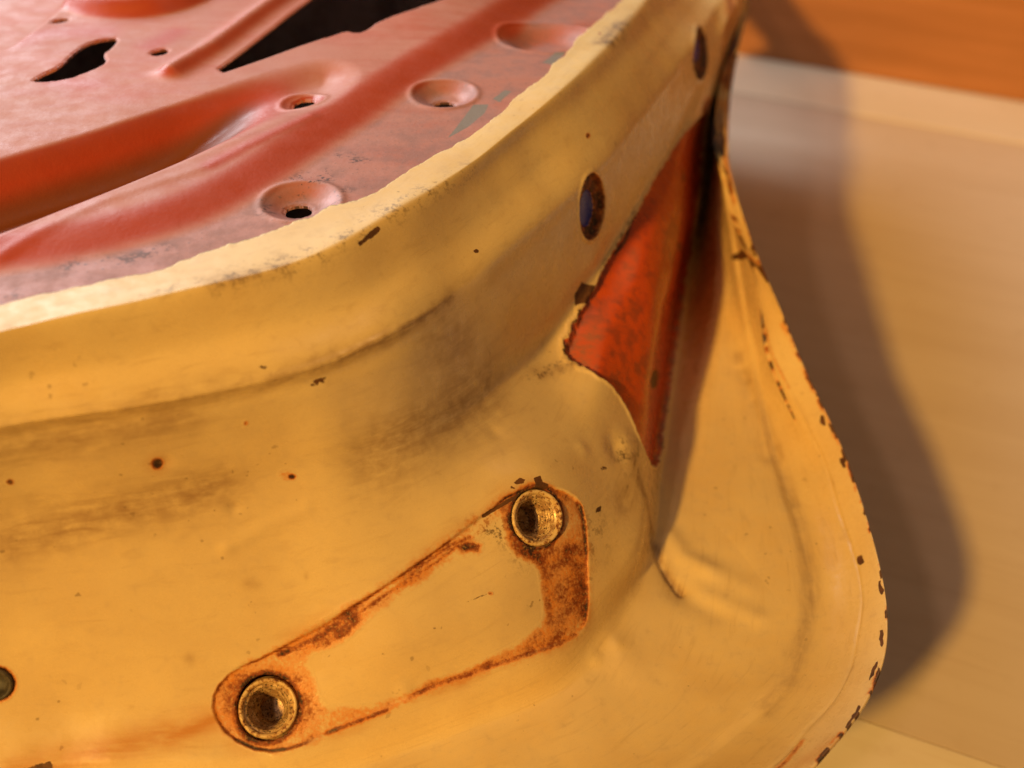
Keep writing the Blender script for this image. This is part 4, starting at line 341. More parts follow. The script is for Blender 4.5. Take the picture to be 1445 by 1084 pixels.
RUST_DARK, RUST, STAIN = (0.030, 0.010, 0.004), (0.24, 0.052, 0.004), (0.62, 0.185, 0.008)
def mat_paint():
    t = NT('cream_paint'); o = t.obj(); arc = t.attr('arc').outputs['Vector']
    a = t.attr('wear'); sep = t.n('SeparateColor'); t.l(a.outputs['Color'], sep.inputs[0])
    rust, dirt_shade, chip = sep.outputs; primer = a.outputs['Alpha']
    b2 = t.attr('wear_b'); sep2 = t.n('SeparateColor'); t.l(b2.outputs['Color'], sep2.inputs[0]); sky_sheen, grime, speck = sep2.outputs; stain = b2.outputs['Alpha']
    fine = t.noise(o, 900, 6, .65); mid = t.noise(o, 220, 5, .6); big = t.noise(o, 28, 4, .55)
    streak = t.noise(t.scale(arc, (70, 330, 1), (0, 0, R(8))), 1, 6, .62, .6)
    tiny = t.noise(o, 2600, 2, .5)
    # cream enamel, a little uneven, with a thin film of dirt that runs along the edge of the door
    c = t.mix(t.ramp(big, .35, .7), (0.76, 0.575, 0.275), (0.71, 0.51, 0.225))
    c = t.mix(t.math('MULTIPLY', t.ramp(streak, .50, .78), .30), c, (0.40, 0.25, 0.10))
    c = t.mix(t.math('MULTIPLY', t.ramp(mid, .56, .80), .30), c, (0.42, 0.27, 0.12))
    hair = t.math('MAXIMUM', t.ramp(t.noise(t.scale(arc, (30, 1500, 1), (0, 0, R(5))), 1, 3, .5, .3), .66, .74), t.ramp(t.noise(t.scale(arc, (60, 1700, 1), (0, 0, R(-38))), 1, 3, .5, .3), .70, .76))
    c = t.mix(t.math('MULTIPLY', hair, t.ramp(big, .35, .65, .10, .32)), c, (0.36, 0.21, 0.09))
    c = t.mix(t.math('MULTIPLY', t.ramp(tiny, .58, .72), .18), c, (0.38, 0.24, 0.11))
    c = t.mix(t.math('MULTIPLY', grime, t.ramp(t.math('MULTIPLY_ADD', big, .6, t.math('MULTIPLY', mid, .4)), .30, .70, .35, .75)), c, (0.56, 0.43, 0.26))      # dull dust film
    # patches of grime, and painted shade in the fold beside the pocket
    g = t.math('MULTIPLY', dirt_shade, t.ramp(t.math('MULTIPLY_ADD', streak, .6, t.math('MULTIPLY', mid, .5)), .30, .72), clamp=True)
    c = t.mix(g, c, (0.24, 0.115, 0.042))
    sp_ = t.math('MULTIPLY', speck, t.ramp(t.math('MULTIPLY_ADD', fine, .5, t.math('MULTIPLY', mid, .5)), .50, .60))
    c = t.mix(sp_, c, (0.10, 0.055, 0.025))
    dot = t.ramp(t.noise(o, 330, 2, .4), .715, .74)
    c = t.mix(t.math('MULTIPLY', t.math('MULTIPLY', dot, t.ramp(big, .45, .62)), .5), c, (0.14, 0.075, 0.03))
    # red primer where the cream never reached
    pc = t.mix(t.ramp(mid, .4, .7), (0.60, 0.082, 0.008), (0.50, 0.058, 0.007))
    pc = t.mix(t.math('MULTIPLY', t.ramp(t.math('MULTIPLY_ADD', mid, .45, t.math('MULTIPLY', big, .6)), .50, .66), .55), pc, (0.16, 0.055, 0.020))
    pc = t.mix(t.math('MULTIPLY', t.ramp(fine, .66, .74), .5), pc, (0.40, 0.17, 0.03))
    pc = t.mix(t.math('MULTIPLY', grime, t.ramp(mid, .30, .60)), pc, (0.10, 0.075, 0.06))
    pf = t.ramp(primer, .45, .55)
    c = t.mix(pf, c, pc)
    c = t.mix(t.math('MULTIPLY', stain, t.ramp(t.math('MULTIPLY_ADD', streak, .7, t.math('MULTIPLY', mid, .3)), .25, .62, .35, 1)), c, (0.50, 0.20, 0.035))
    # rust: thin orange bleed, then scale with flecks of paint left in it
    rv = t.math('MULTIPLY_ADD', t.math('SUBTRACT', fine, .5), .8, t.math('MULTIPLY_ADD', t.math('SUBTRACT', mid, .5), 1.1, rust))
    inr = t.ramp(rust, .02, .18)
    c = t.mix(t.math('MULTIPLY', t.ramp(rv, .08, .55), t.math('MULTIPLY', inr, t.ramp(mid, .3, .7, .95, .55))), c, STAIN)
    c = t.mix(t.math('MULTIPLY', t.ramp(rv, .46, .80), inr), c, RUST)
    c = t.mix(t.math('MULTIPLY', t.ramp(rv, .78, 1.02), inr), c, RUST_DARK)
    fleck = t.math('MULTIPLY', t.ramp(t.noise(o, 1150, 3, .6), .56, .64), t.ramp(rust, .45, .62))
    c = t.mix(t.math('MULTIPLY', fleck, .40), c, (0.55, 0.33, 0.12))
    # chips down to brown steel
    cv = t.ramp(t.math('MULTIPLY_ADD', t.math('SUBTRACT', fine, .5), .5, chip), .42, .52)
    c = t.mix(cv, c, t.mix(t.ramp(mid, .35, .65), (0.13, 0.048, 0.010), (0.065, 0.024, 0.007)))
    # blue of a cool sky reflection, painted on the hole floors
    c = t.mix(t.ramp(sky_sheen, .45, .55), c, (0.040, 0.055, 0.40))
    upn = t.n('SeparateXYZ'); t.l(t.n('NewGeometry').outputs['Normal'], upn.inputs[0]); dust = t.ramp(upn.outputs[2], .88, .99)
    c = t.mix(t.math('MULTIPLY', dust, t.ramp(mid, .3, .7, .05, .20)), c, (0.55, 0.46, 0.34))
    wearm = t.math('MAXIMUM', t.math('MULTIPLY', t.ramp(rv, .4, .7), inr), cv)
    rough = t.math('MULTIPLY_ADD', wearm, .40, t.math('MULTIPLY_ADD', dust, .22, t.math('MULTIPLY_ADD', g, .22, t.ramp(mid, .3, .7, .22, .38))), clamp=True)
    h = t.math('MULTIPLY_ADD', wearm, -1.0, t.math('MULTIPLY', fine, t.math('MULTIPLY_ADD', inr, 1.0, .05)))
    n = t.bump(t.noise(o, 70, 3, .5), .10, .0020)
    n = t.bump(h, .45, .00025, n)
    n = t.bump(t.math('MULTIPLY_ADD', streak, 1.0, tiny), .10, .00012, n)
    return t.fin(c, rough, n)
def mat_panel():
    t = NT('red_primer'); o = t.obj()
    a = t.attr('wear'); sep = t.n('SeparateColor'); t.l(a.outputs['Color'], sep.inputs[0]); mauve, grey, speck = sep.outputs; trough_shade = t.ramp(a.outputs['Alpha'], 1.0, 2.0); clean_shade = t.math('MINIMUM', a.outputs['Alpha'], 1.0)  # alpha above one carries the painted shade of the trough
    fine = t.noise(o, 700, 6, .62); mid = t.noise(o, 130, 5, .6); big = t.noise(o, 24, 4, .55)
    wipe = t.noise(t.scale(o, (30, 160, 60), (0, 0, R(-28))), 1, 5, .6, .5)
    c = t.mix(t.ramp(big, .35, .65), (0.42, 0.060, 0.018), (0.34, 0.046, 0.014))
    # settled dust: pale film, wiped away in places
    up = t.n('SeparateXYZ'); t.l(t.n('NewGeometry').outputs['Normal'], up.inputs[0])
    d = t.math('MULTIPLY', t.ramp(up.outputs[2], .80, .985), t.ramp(t.math('MULTIPLY_ADD', wipe, .6, t.math('MULTIPLY', big, .5)), .36, .66, .36, .68))
    d = t.math('MULTIPLY', d, t.math('SUBTRACT', 1.0, t.math('MULTIPLY', clean_shade, .85)))
    c = t.mix(d, c, (0.50, 0.255, 0.200))
    c = t.mix(t.math('MULTIPLY', clean_shade, t.ramp(big, .3, .7, .35, .75)), c, (0.44, 0.052, 0.013))
    c = t.mix(t.math('MULTIPLY', trough_shade, .9), c, (0.16, 0.046, 0.012))  # shade inside the trough, painted as a browner primer
    mv = t.math('MULTIPLY', mauve, t.ramp(mid, .2, .75, .55, .95))
    c = t.mix(t.math('MULTIPLY', mv, .9), c, t.mix(t.ramp(mid, .35, .65), (0.37, 0.175, 0.150), (0.26, 0.135, 0.120)))
    c = t.mix(t.math('MULTIPLY', t.math('MULTIPLY', mauve, t.ramp(fine, .60, .68)), .5), c, (0.14, 0.10, 0.09))
    c = t.mix(t.ramp(t.math('MULTIPLY_ADD', t.math('SUBTRACT', mid, .5), .6, grey), .45, .55), c, (0.20, 0.175, 0.155))
    c = t.mix(t.math('MULTIPLY', speck, t.ramp(t.math('MULTIPLY_ADD', fine, .5, t.math('MULTIPLY', mid, .5)), .50, .57)), c, (0.035, 0.018, 0.014))
    c = t.mix(t.math('MULTIPLY', t.ramp(fine, .69, .74), .35), c, (0.16, 0.03, 0.015))
    rough = t.math('MULTIPLY_ADD', d, .22, t.ramp(mid, .3, .7, .38, .54))
    n = t.bump(fine, .30, .0003); n = t.bump(t.noise(o, 60, 3), .12, .0025, n)
    return t.fin(c, rough, n)
def mat_simple(name, ca, cb, scale, rough, metal=0.0, bump=.15, bd=.0003):
    t = NT(name); o = t.obj(); f = t.noise(o, scale, 5, .6); g = t.noise(o, scale * 5, 4, .6)
    return t.fin(t.mix(t.ramp(t.math('MULTIPLY_ADD', f, .7, t.math('MULTIPLY', g, .3)), .38, .62), ca, cb), rough, t.bump(g, bump, bd), metal)
def mat_nut():
    t = NT('worn_nut'); o = t.obj(); f = t.noise(o, 420, 6, .65); g = t.noise(o, 1500, 4, .6)
    c = t.mix(t.ramp(f, .42, .60), (0.66, 0.48, 0.23), (0.50, 0.29, 0.10))
    v = t.math('MULTIPLY_ADD', f, .6, t.math('MULTIPLY', g, .4))
    c = t.mix(t.ramp(v, .50, .58), c, (0.20, 0.06, 0.012)); c = t.mix(t.ramp(v, .57, .62), c, (0.04, 0.015, 0.006))
    return t.fin(c, t.ramp(f, .3, .7, .34, .65), t.bump(g, .3, .0002))
def mat_thread():
    t = NT('dirty_thread'); o = t.obj(); f = t.noise(o, 380, 5, .6); g = t.noise(o, 1600, 4, .6)
    c = t.mix(t.ramp(f, .40, .58), (0.70, 0.50, 0.25), (0.40, 0.23, 0.10)); c = t.mix(t.ramp(g, .52, .62), c, (0.05, 0.025, 0.012))
    return t.fin(c, .36, t.bump(g, .3, .0002), .15)
def mat_wood(name, ca, cb, cc):
    t = NT(name); o = t.obj()
    g = t.noise(t.scale(o, (9, 190, 60)), 1, 6, .6, 1.1); b = t.noise(t.scale(o, (3, 26, 20)), 1, 4, .6, .8); p = t.noise(o, 900, 3, .6); bl = t.noise(o, 60, 5, .6)
    c = t.mix(t.ramp(b, .35, .65), ca, cb); c = t.mix(t.math('MULTIPLY', t.ramp(g, .52, .74), .22), c, cc)
    c = t.mix(t.math('MULTIPLY', t.ramp(bl, .55, .75), .25), c, cc)
    c = t.mix(t.math('MULTIPLY', t.ramp(p, .68, .74), .25), c, cc)
    return t.fin(c, t.ramp(g, .3, .7, .42, .54), t.bump(g, .08, .0003))
def mat_card():
    t = NT('cardboard'); o = t.obj()
    s = t.noise(t.scale(o, (5, 60, 130)), 1, 4, .55, .3); b = t.noise(t.scale(o, (6, 20, 22)), 1, 4, .6); f = t.noise(o, 800, 4, .6)
    c = t.mix(t.ramp(s, .35, .65), (0.42, 0.170, 0.060), (0.48, 0.20, 0.075)); c = t.mix(t.math('MULTIPLY', t.ramp(b, .45, .75), .35), c, (0.30, 0.12, 0.036))
    c = t.mix(t.math('MULTIPLY', t.ramp(f, .6, .72), .2), c, (0.26, 0.10, 0.03))
    return t.fin(c, .62, t.bump(t.math('MULTIPLY_ADD', s, 1.0, t.math('MULTIPLY', f, .15)), .35, .0012), spec=.3)
M = dict(paint=mat_paint(), panel=mat_panel(), nut=mat_nut(), thread=mat_thread(),
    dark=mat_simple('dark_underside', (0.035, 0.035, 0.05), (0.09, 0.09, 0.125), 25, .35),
    table=mat_wood('worn_wood', (0.66, 0.54, 0.41), (0.62, 0.495, 0.365), (0.48, 0.35, 0.23)),
    edging=mat_wood('pale_wood', (0.80, 0.70, 0.54), (0.76, 0.65, 0.48), (0.58, 0.45, 0.28)),
    card=mat_card(), slot_sheen=mat_simple('slot_reflection', (0.40, 0.42, 0.52), (0.16, 0.16, 0.21), 22, .40),  # blue-grey stands in for a cool reflection inside the long slot
    grom=mat_simple('perished_rubber', (0.035, 0.030, 0.024), (0.09, 0.07, 0.045), 400, .6))

# ---------------------------------------------------------------- object helpers
def mesh_obj(name, V, Fq, mat, parent=None, normals=None, attrs=None, smooth=True):
    me = bpy.data.meshes.new(name); V = np.asarray(V, np.float32); Fq = np.asarray(Fq, np.int32)
    n, k = Fq.shape
    me.vertices.add(len(V)); me.vertices.foreach_set('co', V.ravel())
    me.loops.add(n * k); me.loops.foreach_set('vertex_index', Fq.ravel())
    me.polygons.add(n); me.polygons.foreach_set('loop_start', np.arange(0, n * k, k, dtype=np.int32))
    me.update(calc_edges=True); me.polygons.foreach_set('use_smooth', np.full(n, smooth))
    for an, (ty, arr) in (attrs or {}).items():
        at = me.attributes.new(an, ty, 'POINT'); at.data.foreach_set('color' if ty == 'FLOAT_COLOR' else 'vector', np.asarray(arr, np.float32).ravel())
    if normals is not None: me.normals_split_custom_set_from_vertices(np.asarray(normals, np.float32))
    me.materials.append(mat); o = bpy.data.objects.new(name, me); COL.objects.link(o); o.parent = parent
    return o
def sub_mesh(name, V, Fq, mat, parent, N, attrs):
    used = np.unique(Fq); re = np.zeros(len(V), np.int32); re[used] = np.arange(len(used))
    return mesh_obj(name, V[used], re[Fq], mat, parent, N[used], {k: (t, a[used]) for k, (t, a) in attrs.items()})
def lathe(prof, n=72):
    r = np.array(prof); a = np.linspace(0, 2 * math.pi, n, endpoint=False)
    V = np.stack([np.outer(np.cos(a), r[:, 0]), np.outer(np.sin(a), r[:, 0]), np.tile(r[:, 1], (n, 1))], -1).reshape(-1, 3)
    k = len(r); i, j = np.meshgrid(np.arange(n), np.arange(k - 1), indexing='ij'); i2 = (i + 1) % n
    return V, np.stack([i * k + j, i2 * k + j, i2 * k + j + 1, i * k + j + 1], -1).reshape(-1, 4)
def bevel_box(name, lo, hi, mat, parent, bev=.0015):
    import bmesh
    bm = bmesh.new(); bmesh.ops.create_cube(bm, size=1)
    for v in bm.verts: v.co = Vector([lo[i] + (v.co[i] + .5) * (hi[i] - lo[i]) for i in range(3)])
    bmesh.ops.bevel(bm, geom=bm.edges[:], offset=bev, segments=2, affect='EDGES')
    me = bpy.data.meshes.new(name); bm.to_mesh(me); bm.free(); me.materials.append(mat)
    o = bpy.data.objects.new(name, me); COL.objects.link(o); o.parent = parent; return o
def tag(o, label=None, cat=None, group=None, kind=None):
    for k, v in (('label', label), ('category', cat), ('group', group), ('kind', kind)):
        if v: o[k] = v
    return o
def empty(name, loc=(0, 0, 0), rz=0):
    o = bpy.data.objects.new(name, None); COL.objects.link(o); o.location = loc; o.rotation_euler = (0, 0, rz); o.empty_display_size = .02; return o

# ---------------------------------------------------------------- the table: worn boards with a pale strip along both long edges
top = tag(empty('tabletop', (.277, .587, 0), R(-24)), kind='structure')
def board(name, y0, y1, mat, z=0.0):
    return bevel_box(name, (-1.1, y0, -.03), (1.1, y1, z), mat, top, .0005)
board('table_board', -.3147, .2482, M['table'])
board('edge_strip', .24828, .60, M['edging'], .0006)
board('edge_strip', -.62, -.31478, M['edging'], .0004)

# ---------------------------------------------------------------- the car door
door = tag(empty('car_door', (0, .45, 0)), 'cream and red sheet-metal car door lying inner side up, one rounded corner towards the viewer', 'car door')
OFF = np.array([0, -.45, 0])
G, qu, qv = loft(KN, PER_U, PER_V)
va = np.r_[0, np.cumsum(PER_V)]; RV = np.array([0, 1, 2, 3, 3.18, 3.82] + list(range(4, 13))); vi = np.array([va[list(RV).index(r)] for r in range(13)]); ui = np.r_[0, np.cumsum(PER_U)]
nu, nv = G.shape[:2]
ku, kv = knots(KN)
# ragged edge of the cream lip that laps over the red panel
s = np.clip(np.arange(nv) / vi[1], 0, 1)[None, :, None]
edge = G[:, 0]
jag = (hash_noise(edge, 70, 1) - .5) * .22 + (hash_noise(edge, 260, 2) - .5) * .10 + (hash_noise(edge, 900, 3) - .5) * .05
jag += .30 * np.exp(-((np.linalg.norm(edge - NOTCH, axis=1) - .000) / .0035) ** 2)
G = G + (G[:, vi[1]] - G[:, 0])[:, None] * (1 - s) * jag[:, None, None]
P = G.reshape(-1, 3).copy(); N = grid_normals(G).reshape(-1, 3)
UU, VV = np.meshgrid(np.arange(nu), np.arange(nv), indexing='ij')
ku_i = np.interp(np.arange(nu), ui, np.arange(len(ui))); kv_i = np.interp(np.arange(nv), va, RV)
KU = ku_i[UU].ravel(); KV = kv_i[VV].ravel()      # station / row coordinates of each vertex
arc = np.stack([qu[UU].ravel(), qv[VV].ravel(), np.zeros(nu * nv)], -1)
D = np.zeros(len(P))
rust = np.zeros(len(P)); dirt_shade = rust.copy(); chip = rust.copy(); primer = rust.copy(); sky_sheen = rust.copy(); grime = rust.copy(); speck = rust.copy(); stain = rust.copy()
# pressed relief
left = 1 - sstep(5.6, 7.4, KU)
D += -.0006 * left * np.exp(-((KV - 3.12) / .09) ** 2) + .0007 * left * np.exp(-((KV - 2.93) / .09) ** 2)     # step line
D += -.0016 * sstep(6.3, 8.5, KU) * np.exp(-((KV - 1.5) / .30) ** 2)                                             # hollow below the rim
D += .0012 * sstep(9.95, 10.05, KV) * (1 - sstep(5.0, 4.0, KU)) * 0
flg = sstep(5.5, 7.0, KU)
D += -.0014 * sstep(9.86, 10.04, KV) * flg                                                                         # step of the flange
foldline = 11 + .05 * np.sin(KU * 5)
D += .0003 * sstep(foldline - .05, foldline + .05, KV) - .0004 * np.exp(-((KV - foldline) / .035) ** 2)            # folded hem and its seam
D += (hash_noise(P, 60, 5) - .5) * .0008 + (hash_noise(P, 22, 6) - .5) * .0016
D *= sstep(.2, 1.0, KV)
# pad for the hinge
pad = patch_sdf(P, PAD, .02)
D += -.0009 * sstep(.0006, -.0006, pad)
padc = patch_sdf(P, PAD_CREAM, .02)
inpad = (pad < .0004)
ring = sstep(.0004, -.0004, pad) * sstep(-.0030, .0008, padc)
rust = np.maximum(rust, ring * (.18 + .75 * hash_noise(P, 120, 21)))
rust = np.maximum(rust, (.45 + .75 * hash_noise(P, 90, 22)) * np.exp(-((pad + .0002) / .0007) ** 2) * sstep(.25, .55, hash_noise(P, 70, 23)))
rust = np.maximum(rust, .30 * np.exp(-(np.clip(pad, 0, 1) / .0022) ** 2) * (pad > 0) * sstep(.05, .0, padc))
stain = np.maximum(stain, .55 * np.exp(-(np.clip(pad, 0, 1) / .0035) ** 2) * sstep(.35, .75, hash_noise(P, 60, 24)) * (pad > -.0006) * (pad < .02))
# pocket left in red primer
pk = np.where(KV > 8.02, 1.0, patch_sdf(P, POCKET, .03)) + (hash_noise(P, 420, 41) - .5) * .0011 + (hash_noise(P, 1300, 42) - .5) * .0006
D += -.0024 * sstep(.0004, -.0012, pk) + .0004 * np.exp(-((pk - .0008) / .0009) ** 2)
primer = np.maximum(primer, sstep(.0005, -.0005, pk))
grime = np.maximum(grime, np.exp(-(np.clip(-pk, 0, 1) / .0016) ** 2) * (pk < 0) * .55 * (.4 + hash_noise(P, 150, 43)))
chip = np.maximum(chip, .52 * np.exp(-((pk - .0002) / .0009) ** 2) * sstep(.52, .64, hash_noise(P, 240, 9)))
# holes with a sunk rusty rim and a floor painted as a cool sky reflection
for outer, inner in HOLES:
    so = patch_sdf(P, outer, .012); si = patch_sdf(P, inner, .012)
    D += -.0022 * sstep(.0004, -.0012, so) - .0016 * sstep(.0002, -.0003, si) + .0005 * np.exp(-((so - .0006) / .0008) ** 2)
    rust = np.maximum(rust, .92 * sstep(.0007, -.0002, so)); sky_sheen = np.maximum(sky_sheen, sstep(.0001, -.0002, si)); primer *= (so > .002)
    rust *= (si > -.0001)
# marks: (kind, strength, softness, closed, points)
ATT = dict(rust=rust, dirt_shade=dirt_shade, chip=chip, primer=primer, grime=grime, speck=speck, stain=stain)
for kind, st, soft, closed, pts in MARKS:
    d = patch_sdf(P, pts) if closed else curve_dist(P, pts, max(.02, 3 * soft))
    v = st * sstep(soft, -soft, d) if closed else st * np.exp(-(d / soft) ** 2)
    np.maximum(ATT[kind], v, out=ATT[kind])
np.maximum(grime, .68 * sstep(2.95, 3.3, KV) * sstep(7.8, 6.6, KV) * sstep(7.8, 6.3, KU), out=grime)      # film of road dust on the face
hd = np.where(KV > 10.6, np.linalg.norm(G - G[:, -1:], axis=2).ravel(), 1.0)
hg = sstep(.50, .66, hash_noise(P, 170, 31) * .6 + hash_noise(P, 480, 32) * .4)
rust = np.maximum(rust, np.exp(-(hd / .0013) ** 2) * (.12 + .95 * hg)); chip = np.maximum(chip, np.exp(-((hd - .0004) / .0010) ** 2) * sstep(.62, .72, hash_noise(P, 230, 33)) * .9)
for depth, soft, pts in DENTS:
    d = np.sqrt(((P - pts[0]) ** 2).sum(1)) if len(pts) == 1 else curve_dist(P, pts, .03)
    D += depth * np.exp(-(d / soft) ** 2)
# captive nuts sit in wells in the pad; a third one in the face near the left edge
NUTAT = []
for c, rad in NUTS:
    i = int(((P - c) ** 2).sum(1).argmin()); NUTAT.append((i, rad))
    t = P - P[i]; ax = N[i]; dist = np.sqrt(np.maximum((t ** 2).sum(1) - (t @ ax) ** 2, 0)); near = (t ** 2).sum(1) < .02 ** 2
    D[near] += -.020 * sstep(rad * .99, rad * .86, dist[near])
    rust[near] = np.maximum(rust[near], .92 * np.exp(-((dist[near] - rad * 1.04) / (rad * .17)) ** 2))
P = P + N * D[:, None]
G = P.reshape(nu, nv, 3)
# lip thickness at the top, turned-under hem at the bottom
outw = G[:, -1] - G[:, -8]; outw /= np.linalg.norm(outw, axis=1, keepdims=True)
topr = G[:, :1] + np.array([0, 0, -.0011])
b1 = G[:, -1:] + (outw * .0005)[:, None] + np.array([0, 0, -.0007]); b2 = b1 + np.array([0, 0, -.0011]); b3 = b2 - (outw * .0005)[:, None] + np.array([0, 0, -.0005]); b4 = b3 - (outw * .012)[:, None]
G = np.concatenate([topr, G, b1, b2, b3, b4], 1)
def pad_rows(a): a = a.reshape(nu, nv, -1); return np.concatenate([a[:, :1], a, np.repeat(a[:, -1:], 4, 1)], 1).reshape(nu * (nv + 5), -1)
one = np.ones(len(P))
WA = pad_rows(np.stack([rust, dirt_shade, chip, primer], -1)); WB = pad_rows(np.stack([sky_sheen, grime, speck, stain], -1)); AR = pad_rows(arc)
wallN = grid_normals(G); nv2 = nv + 5
VW = G.reshape(-1, 3) + OFF; NW = wallN.reshape(-1, 3)
i, j = np.meshgrid(np.arange(nu - 1), np.arange(nv2 - 1), indexing='ij')
FQ = np.stack([i * nv2 + j, i * nv2 + j + 1, (i + 1) * nv2 + j + 1, (i + 1) * nv2 + j], -1)
row = np.broadcast_to(np.arange(nv2 - 1)[None], FQ.shape[:2]) - 1
pr = WA[:, 3][FQ].mean(-1); pl = WB[:, 0][FQ].mean(-1)
part = np.where(row < vi[8], 0, np.where(row < vi[11], 1, 2))
part = np.where((part == 0) & (pr > .5), 3, part); part = np.where(pl > .5, 4, part)
attrs = {'wear': ('FLOAT_COLOR', WA), 'wear_b': ('FLOAT_COLOR', WB), 'arc': ('FLOAT_VECTOR', AR)}
face = sub_mesh('shut_face', VW, FQ[part == 0], M['paint'], door, NW, attrs)
skin = sub_mesh('outer_skin', VW, FQ[part == 1], M['paint'], door, NW, attrs)
hem = sub_mesh('hem', VW, FQ[part == 2], M['paint'], skin, NW, attrs)
pocket = sub_mesh('primer_pocket', VW, FQ[part == 3], M['paint'], face, NW, attrs); pocket['label'] = 'bare red primer pocket tapering upwards'
# each hole's floor with the painted reflection is a piece of its own
fp = FQ[part == 4]; cen = G.reshape(-1, 3)[fp].mean(1)
hc = np.array([h[1].mean(0) for h in HOLES]); own = ((cen[:, None] - hc[None]) ** 2).sum(-1).argmin(1)
for k in range(len(HOLES)):
    if (own == k).any(): sub_mesh('hole_sky_sheen', VW, fp[own == k], M['paint'], face, NW, attrs)

# captive nuts: worn collar flush with the pad, chamfer and threads
def nut(i, rad, spin, skew):
    r = rad
    pf = [(r * 1.00, -.0024), (r * .955, -.0016), (r * .93, -.0004), (r * .90, .0000), (r * .85, .0000), (r * .81, -.0003), (r * .78, -.0009), (r * .765, -.0014)]
    th = [(r * .765, -.0014)]; z = -.0015
    for k in range(10):
        q = r * (.74 - .034 * k)
        th += [(q - r * .055, z - .0003), (q - r * .065, z - .0005), (q, z - .0010), (q + r * .004, z - .0012)]; z -= .0013
    th += [(r * .40, z), (r * .02, z - .0004)]
    nrm = (Vector(N[i]) + Vector(skew)).normalized(); q = nrm.to_track_quat('Z', 'Y').to_matrix() @ Matrix.Rotation(spin, 3, 'Z')
    T = lambda V: V @ np.array(q).T + (P[i] - N[i] * D[i] - N[i] * .0010) + OFF
    V, Fq = lathe(pf); c = mesh_obj('captive_nut', T(V), Fq[:, ::-1], M['nut'], door)
    V, Fq = lathe(th); mesh_obj('thread', T(V), Fq[:, ::-1], M['thread'], c)
nut(*NUTAT[0], .4, (.05, .0, .10)); nut(*NUTAT[1], 2.1, (-.10, .05, .05))
i_, rad = NUTAT[2]
V, Fq = lathe([(rad * 1.0, -.001), (rad * 1.02, .0006), (rad * .92, .0014), (rad * .80, .0012), (rad * .74, -.001), (rad * .60, -.0025), (rad * .02, -.003)])
V = V @ np.array(Vector(N[i_]).to_track_quat('Z', 'Y').to_matrix()).T + (P[i_] - N[i_] * D[i_]) + OFF
mesh_obj('grommet', V, Fq[:, ::-1], M['grom'], door)

# underside: the outer skin bulges down to the table
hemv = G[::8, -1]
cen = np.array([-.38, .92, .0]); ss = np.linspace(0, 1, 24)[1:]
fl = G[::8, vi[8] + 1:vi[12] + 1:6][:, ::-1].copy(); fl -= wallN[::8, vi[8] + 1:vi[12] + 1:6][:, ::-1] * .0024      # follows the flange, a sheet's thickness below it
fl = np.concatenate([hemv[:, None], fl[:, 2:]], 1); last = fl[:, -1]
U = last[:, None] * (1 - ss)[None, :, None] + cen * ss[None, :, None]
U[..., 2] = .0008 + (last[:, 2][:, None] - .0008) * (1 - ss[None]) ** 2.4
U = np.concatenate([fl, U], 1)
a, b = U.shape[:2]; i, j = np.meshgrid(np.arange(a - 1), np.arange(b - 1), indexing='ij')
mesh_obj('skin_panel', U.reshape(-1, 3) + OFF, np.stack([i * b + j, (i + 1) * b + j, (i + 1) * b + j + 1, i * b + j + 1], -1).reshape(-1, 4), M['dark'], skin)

# ---------------------------------------------------------------- pressed inner panel
x0, x1, y0, y1, st = -.32, .13, .20, .60, .00062
xs = np.arange(x0, x1, st); ys = np.arange(y0, y1, st)
X, Y = np.meshgrid(xs, ys, indexing='ij'); Q = np.stack([X.ravel(), Y.ravel()], -1)
# snap grid points to the hole outlines, then drop what lies inside
hs = np.full(len(Q), 1.0)
def near_sdf(Qp, poly, reach=.006):
    out = np.full(len(Qp), 1.0); lo, hi = poly.min(0) - reach, poly.max(0) + reach
    s_ = np.where(((Qp > lo) & (Qp < hi)).all(1))[0]
    if len(s_): out[s_] = poly_sdf(Qp[s_], poly)
    return out
HALL = lambda q: np.min([near_sdf(q, h) for h in PHOLES], axis=0)
hs = HALL(Q); sel = np.where(np.abs(hs) < st * .75)[0]; e = 1e-5
gx = (HALL(Q[sel] + [e, 0]) - HALL(Q[sel] - [e, 0])) / (2 * e); gy = (HALL(Q[sel] + [0, e]) - HALL(Q[sel] - [0, e])) / (2 * e)
gl = np.clip(np.sqrt(gx ** 2 + gy ** 2), .3, 5)
Q[sel] -= np.stack([gx / gl, gy / gl], -1) * np.clip(hs[sel], -st, st)[:, None] * .98
hs[sel] = 0
zb = PANEL_Z
def psd(poly, reach=.08): return near_sdf(Q, poly, reach)
hgt = np.zeros(len(Q))
terr = psd(TERRACE, .3); hgt += .0042 * sstep(.002, -.017, terr)
tr = psd(TROUGH, .3); hgt += -(.0042 + .0105 * sstep(-.080, -.122, Q[:, 0])) * sstep(.0030, -.0140, tr)
rib = line_dist(Q, RIB); hgt += .0035 * np.exp(-(rib / .0045) ** 2)
low = psd(LOWER, .3); hgt += -.010 * sstep(.002, -.010, low)
rd = np.sqrt(((Q - BOSS[0]) ** 2).sum(1)); hgt += .0060 * sstep(BOSS[1] * 1.0, BOSS[1] * .72, rd) - .004 * sstep(BOSS[1] * .55, BOSS[1] * .40, rd)
for c, r, dep in DIMPLES:
    rd = np.sqrt(((Q - c) ** 2).sum(1)); hgt += -dep * (1 - sstep(r * .35, r, rd)) + .0005 * np.exp(-((rd - r) / .0012) ** 2)
hgt += .0005 * np.exp(-(line_dist(Q, CREASE) / .0025) ** 2)
far = edge[ui[6]:, :]                                                # the rim dips towards the far end; the panel follows it
dz = np.minimum(np.interp(Q[:, 1], far[:, 1], far[:, 2]) - edge[ui[4], 2], 0)
hgt += dz * np.exp(-(line_dist(Q, edge[::6, :2]) / .05) ** 4)
Q3 = np.c_[Q, np.zeros(len(Q))]
